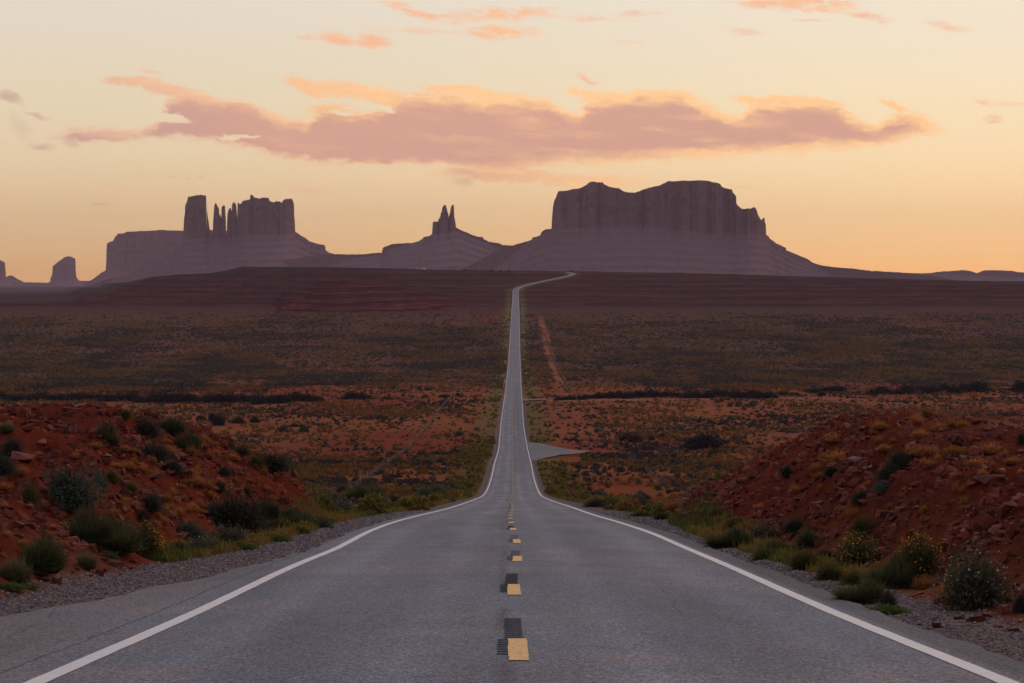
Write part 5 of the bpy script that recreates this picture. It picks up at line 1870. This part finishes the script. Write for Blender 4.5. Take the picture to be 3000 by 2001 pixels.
A_main = [(580, 800), (700, 760), (890, 715), (900, 705), (980, 660), (1060, 632), (1130, 605), (1178, 582), (1183, 570), (1200, 552), (1235, 525), (1240, 518), (1262, 500),
          (1264, 400), (1268, 320), (1273, 300), (1275, 240), (1290, 205), (1295, 182), (1340, 170), (1390, 166), (1420, 172), (1424, 180), (1425, 260), (1429, 295), (1422, 320), (1423, 437),
          (1450, 446), (1464, 458), (1466, 400), (1468, 350), (1472, 290), (1476, 240), (1480, 225), (1490, 226), (1500, 248), (1508, 262), (1510, 300), (1519, 304), (1521, 322), (1524, 320),
          (1526, 252), (1535, 240), (1550, 242), (1554, 270), (1553, 330), (1556, 380), (1557, 452), (1561, 462), (1563, 400), (1564, 350), (1568, 290), (1577, 262), (1590, 256), (1594, 278),
          (1597, 268), (1598, 240), (1604, 214), (1618, 210), (1617, 224), (1628, 245), (1632, 300), (1634, 330), (1636, 225), (1645, 222), (1648, 230), (1662, 226), (1670, 210), (1690, 203), (1722, 197),
          (1724, 168), (1732, 164), (1740, 168), (1750, 182), (1790, 192), (1798, 186), (1850, 187), (1860, 213), (1885, 218), (1900, 212), (1930, 213), (1938, 222), (1955, 200), (1975, 195),
          (2008, 191), (2020, 213), (2026, 240), (2026, 320), (2030, 330), (2034, 420), (2062, 440), (2108, 466), (2130, 486), (2180, 502), (2238, 513), (2243, 545), (2250, 556), (2290, 572), (2320, 580),
          (2351, 577), (2420, 590), (2600, 640), (2760, 700), (2850, 740)]
b1 = butte('sandstone_butte', 'flat-topped butte group with a tall square tower and thin spires at its left', zoomA(0, A_main), 9000,
           [(200, 900), (500, 712), (537, 704), (610, 694), (660, 698), (700, 690), (860, 684), (900, 690), (960, 720), (1400, 900)],
           [(536, 607, 60), (623, 647, 22), (648, 662, 14), (664, 678, 16), (678, 695, 18), (695, 866, 190)], seed=11, slope=.42)
A_sent = [(430, 840), (500, 812), (580, 790), (600, 771), (640, 747), (700, 702), (727, 686), (731, 640), (733, 560), (736, 505), (742, 498), (780, 482), (784, 470), (800, 446), (808, 442), (811, 433),
          (860, 429), (872, 420), (1000, 414), (1120, 409), (1200, 412), (1262, 412), (1440, 408), (1480, 410), (1600, 414), (1800, 440), (1900, 800)]
butte('mesa', 'wide pale flat-topped mesa standing behind the square tower butte', zoomA(0, A_sent), 13500, [(180, 900), (310, 792), (420, 798), (560, 800), (800, 840)], [(311, 770, 330)], cat='mesa', seed=23, zg=-110, slope=.42)
A_small = [(230, 806), (290, 792), (322, 780), (346, 762), (349, 735), (358, 722), (361, 690), (363, 660), (390, 634), (430, 606), (450, 594), (470, 588), (497, 594), (503, 602), (519, 605), (521, 640), (522, 690),
           (528, 735), (540, 752), (560, 772), (585, 790), (640, 806)]
butte('sandstone_butte', 'small lone butte with a sloping top left of the pale mesa', zoomA(0, A_small), 15500, [(90, 860), (150, 818), (222, 818), (280, 850)], [(152, 224, 110)], seed=37, zg=-115, slope=.5)
A_l = [(-420, 800), (-300, 790), (-220, 760), (-200, 640), (-160, 600), (-60, 598), (-10, 612), (5, 618), (34, 632), (39, 690), (42, 758), (60, 772), (85, 785), (130, 793), (180, 806)]
butte('sandstone_butte', 'butte cut by the left picture edge on the far horizon', zoomA(0, A_l), 15500, [(-200, 850), (-90, 822), (18, 822), (60, 850)], [(-88, 19, 150)], seed=41, zg=-115, slope=.5)
B_k = [(-500, 640), (-360, 612), (-200, 585), (-120, 576), (0, 575), (60, 577), (150, 575), (205, 570), (240, 566), (278, 566), (283, 545), (287, 532), (300, 524), (325, 517), (350, 505), (420, 500), (490, 497), (535, 485), (560, 468),
       (566, 458), (600, 452), (624, 438), (627, 400), (629, 360), (634, 352), (664, 350), (670, 334), (683, 316), (684, 292), (692, 285), (693, 262), (702, 242), (714, 235), (721, 240), (727, 262), (731, 280),
       (737, 295), (738, 322), (742, 312), (750, 285), (757, 270), (758, 246), (755, 240), (763, 236), (775, 238), (778, 320), (781, 328), (787, 331), (786, 372), (789, 390), (830, 412), (870, 428), (905, 443), (945, 455),
       (976, 457), (979, 471), (1020, 490), (1060, 496), (1090, 500), (1110, 512), (1180, 515), (1300, 540), (1450, 600), (1600, 680)]
butte('sandstone_butte', 'slender twin-spired butte rising between the two large ones', zoomA(1000, B_k), 8600, [(760, 900), (1000, 760), (1100, 748), (1265, 690), (1300, 684), (1336, 676), (1420, 710), (1500, 740), (1700, 900)],
      [(1266, 1284, 30), (1283, 1315, 34), (1315, 1335, 22), (1119, 1250, 60)], seed=53, slope=.3)
B_b = [(780, 700), (900, 640), (1000, 590), (1100, 530), (1180, 515), (1215, 505), (1260, 492), (1305, 478), (1312, 474), (1317, 459), (1350, 454), (1374, 441), (1376, 424), (1392, 412), (1410, 404), (1448, 400), (1449, 360), (1453, 300),
       (1457, 250), (1466, 208), (1478, 186), (1490, 150), (1500, 141), (1570, 133), (1600, 125), (1640, 120), (1660, 112), (1690, 95), (1706, 79), (1730, 75), (1803, 80), (1808, 92), (1840, 108), (1880, 118), (1913, 120),
       (1922, 129), (1945, 142), (1970, 150), (2025, 152), (2055, 142), (2080, 130), (2100, 124), (2200, 100), (2250, 72), (2351, 70)]
C_b = [(0, 70), (120, 66), (185, 68), (200, 77), (240, 85), (262, 94), (268, 110), (300, 122), (340, 130), (347, 152), (368, 174), (371, 228), (385, 245), (408, 265), (455, 259), (462, 266), (484, 252), (500, 253),
       (511, 275), (520, 306), (534, 332), (543, 341), (553, 327), (565, 325), (567, 355), (573, 370), (575, 442), (590, 448), (603, 470), (632, 488), (634, 494), (660, 508), (711, 530), (715, 549), (745, 560), (775, 573), (830, 595),
       (860, 608), (886, 628), (905, 638), (950, 652), (1045, 665), (1150, 672), (1300, 690), (1310, 693), (1335, 688), (1355, 693), (1440, 697), (1600, 707), (1720, 720), (1900, 760)]
butte('sandstone_butte', 'largest butte with two rounded humps on top right of the highway', zoomA(1000, B_b) + zoomA(2000, C_b)[1:], 8000,
      [(1300, 900), (1560, 700), (1616, 672), (1700, 668), (1900, 664), (2000, 674), (2150, 690), (2200, 684), (2245, 690), (2300, 730), (2600, 900)],
      [(1616, 2160, 330), (2060, 2246, 200)], seed=67, slope=.40)
# low far ridges
C_r = [(-1600, 760), (-800, 740), (0, 735), (700, 722), (1300, 712), (1600, 707), (1720, 705), (1745, 697), (1800, 693), (1880, 690), (1920, 684), (1980, 690), (2010, 700), (2025, 705), (2050, 697), (2080, 685), (2180, 686), (2280, 690), (2300, 698),
       (2351, 700), (2500, 706), (2700, 700), (3100, 720)]
butte('hills', 'low dark ridges along the right horizon', zoomA(2000, C_r), 11000, [(0, 900), (1400, 900), (2700, 800), (5000, 900)], [], seed=71, kind='structure', slope=.25, zg=-90)
A_h = [(-1200, 790), (-600, 775), (-100, 772), (30, 742), (62, 722), (85, 724), (120, 745), (160, 768), (250, 772), (350, 773), (450, 768), (560, 760), (600, 759), (660, 772), (900, 780), (1300, 790)]
butte('hills', 'pale low hills along the left horizon', zoomA(0, A_h), 16800, [(-600, 900), (700, 900)], [], seed=73, kind='structure', slope=.2, zg=-135)

# ------------------------------------------------------------------ on the plateau: trees, a house, cars with lights
def zt(X, Y):
    return float(T(np.array([X]), np.array([Y]))[0])


for px, yy, w_, h_, lb in ((1361, 787, 9, 5, 'small round tree on the plateau rim, first of three left of the highway'), (1391, 788, 5, 5, 'narrow tree on the plateau rim, middle of three'),
                           (1441, 787, 11, 6, 'largest round tree on the plateau rim left of the highway'), (1466, 788, 5, 6, 'thin tree on the plateau rim near the little house'),
                           (1490.5, 792, 8, 4, 'low bush-like tree just under the plateau rim'), (1675, 792, 5, 4, 'tiny dark tree on the rim above the bend of the highway'),
                           (1266, 788, 6, 3, 'low tree on the rim right of the lit cars')):
    Y = 3540.0
    X = atpx(px, Y)
    r_ = empty('rim_tree', (X, Y, zt(X, Y) - .1), lb, 'tree')
    sw, sh = w_ / F * Y, h_ / F * Y
    r_.scale = (sw, sw, sh)
    link('crown', BIG['tam', 1][0], r_)
    link('trunk', BIG['tam', 1][1], r_)
# house
Y = 3560.0
X = atpx(1576, Y)
z0 = zt(X, Y)
r_ = empty('small_house', (X, Y, z0), 'tiny low house with pale walls on the plateau rim', 'house')
m_wall = plain('pale_wall', (.45, .36, .34), .8)
m_roof = plain('dark_roof', (.10, .08, .08), .8)
m_dk = plain('dark_window', (.03, .03, .035), .2)
v, f = boxv(0, 0, -.5, 3.0, 3.2, 3.0)
link('wall', mk_mesh('wall', v, f, [m_wall]), r_)
v = np.array([(-3.5, -3.3, 3.0), (3.5, -3.3, 3.0), (3.5, 3.3, 3.0), (-3.5, 3.3, 3.0), (-3.5, 0, 4.0), (3.5, 0, 4.0)])
f3 = np.array([(0, 4, 3), (1, 2, 5)])
f4 = np.array([(0, 1, 5, 4), (2, 3, 4, 5)])
link('roof', mk_mesh('roof', v, [f4, f3], [m_roof]), r_)
for xx in (-1.4, 1.4):
    v, f = boxv(xx, -3.01, 1.0, 2.2, .6, .03)
    link('window', mk_mesh('window', v, f, [m_dk]), r_)
# cars
m_carb = plain('car_paint_dark', (.06, .06, .07), .35, .5)
m_carw = plain('car_paint_pale', (.5, .48, .46), .35, .5)
m_tyre = plain('tyre_rubber', (.02, .02, .02), .8)
m_red = plain('red_tail_light', (.5, .02, .02), .3, .5, 0, (1.0, .05, .04), 7.0)
m_head = plain('warm_headlight', (.8, .7, .5), .3, .5, 0, (1.0, .62, .28), 7.0)


def car(px, Y, paint_, lights, rear, label):
    X = atpx(px, Y)
    r_ = empty('parked_car', (X, Y, zt(X, Y)), label, 'car')
    bm = bmesh.new()
    prof = [(-2.2, .35), (-2.25, .85), (-1.2, 1.0), (-.6, 1.5), (1.0, 1.5), (1.7, 1.0), (2.2, .9), (2.25, .35)]
    L_ = [bm.verts.new((-.9, p[0], p[1])) for p in prof]
    R_ = [bm.verts.new((.9, p[0], p[1])) for p in prof]
    bm.faces.new(L_)
    bm.faces.new(R_[::-1])
    for i in range(len(prof)):
        j = (i + 1) % len(prof)
        bm.faces.new((L_[i], R_[i], R_[j], L_[j]))
    bmesh.ops.bevel(bm, geom=list(bm.edges), offset=.08, segments=2, affect='EDGES')
    me_ = bpy.data.meshes.new('body')
    bm.to_mesh(me_)
    bm.free()
    me_.materials.append(paint_)
    link('body', me_, r_)
    for sx in (-.85, .85):
        for sy in (-1.4, 1.4):
            bm = bmesh.new()
            bmesh.ops.create_cone(bm, cap_ends=True, segments=16, radius1=.35, radius2=.35, depth=.22)
            me_ = bpy.data.meshes.new('wheel')
            bm.to_mesh(me_)
            bm.free()
            me_.materials.append(m_tyre)
            o = link('wheel', me_, r_, (sx, sy, .35))
            o.rotation_euler = (0, math.pi / 2, 0)
        v, f = boxv(sx * .8, -2.27, .6, .82, .2, .04)
        link('tail_light' if rear else 'headlight', mk_mesh('light', v, f, [lights]), r_)


car(1223.5, 3566, m_carb, m_red, True, 'tiny distant car showing red tail lights on the plateau')
car(1235, 3572, m_carw, m_refl, True, 'tiny pale distant car between two lit ones on the plateau')
car(1243.5, 3590, m_carb, m_head, False, 'tiny distant car with bright warm headlights on the plateau')
car(1330, 3590, m_carb, m_dk, False, 'tiny unlit dark vehicle on the plateau left of the rim trees')

# ------------------------------------------------------------------ haze
bm = bmesh.new()
bmesh.ops.create_cube(bm, size=1.0)
me = bpy.data.meshes.new('haze')
bm.to_mesh(me)
bm.free()
hz = link('haze', me, None, (0, 8850, 140), kind='stuff', label='thin warm evening haze over the desert')
hz.scale = (70000, 18500, 640)
m_haze = bpy.data.materials.new('haze_air')
m_haze.use_nodes = True
m_haze.node_tree.nodes.clear()
n = NT(m_haze.node_tree)
pv = n.new('ShaderNodeVolumePrincipled')
pv.inputs['Color'].default_value = (0.92, 0.70, 0.84, 1)
pv.inputs['Density'].default_value = 2.7e-5
pv.inputs['Anisotropy'].default_value = 0.0
o_ = n.new('ShaderNodeOutputMaterial')
n.l.new(pv.outputs[0], o_.inputs[1])
me.materials.append(m_haze)
print('objects', len(bpy.data.objects))
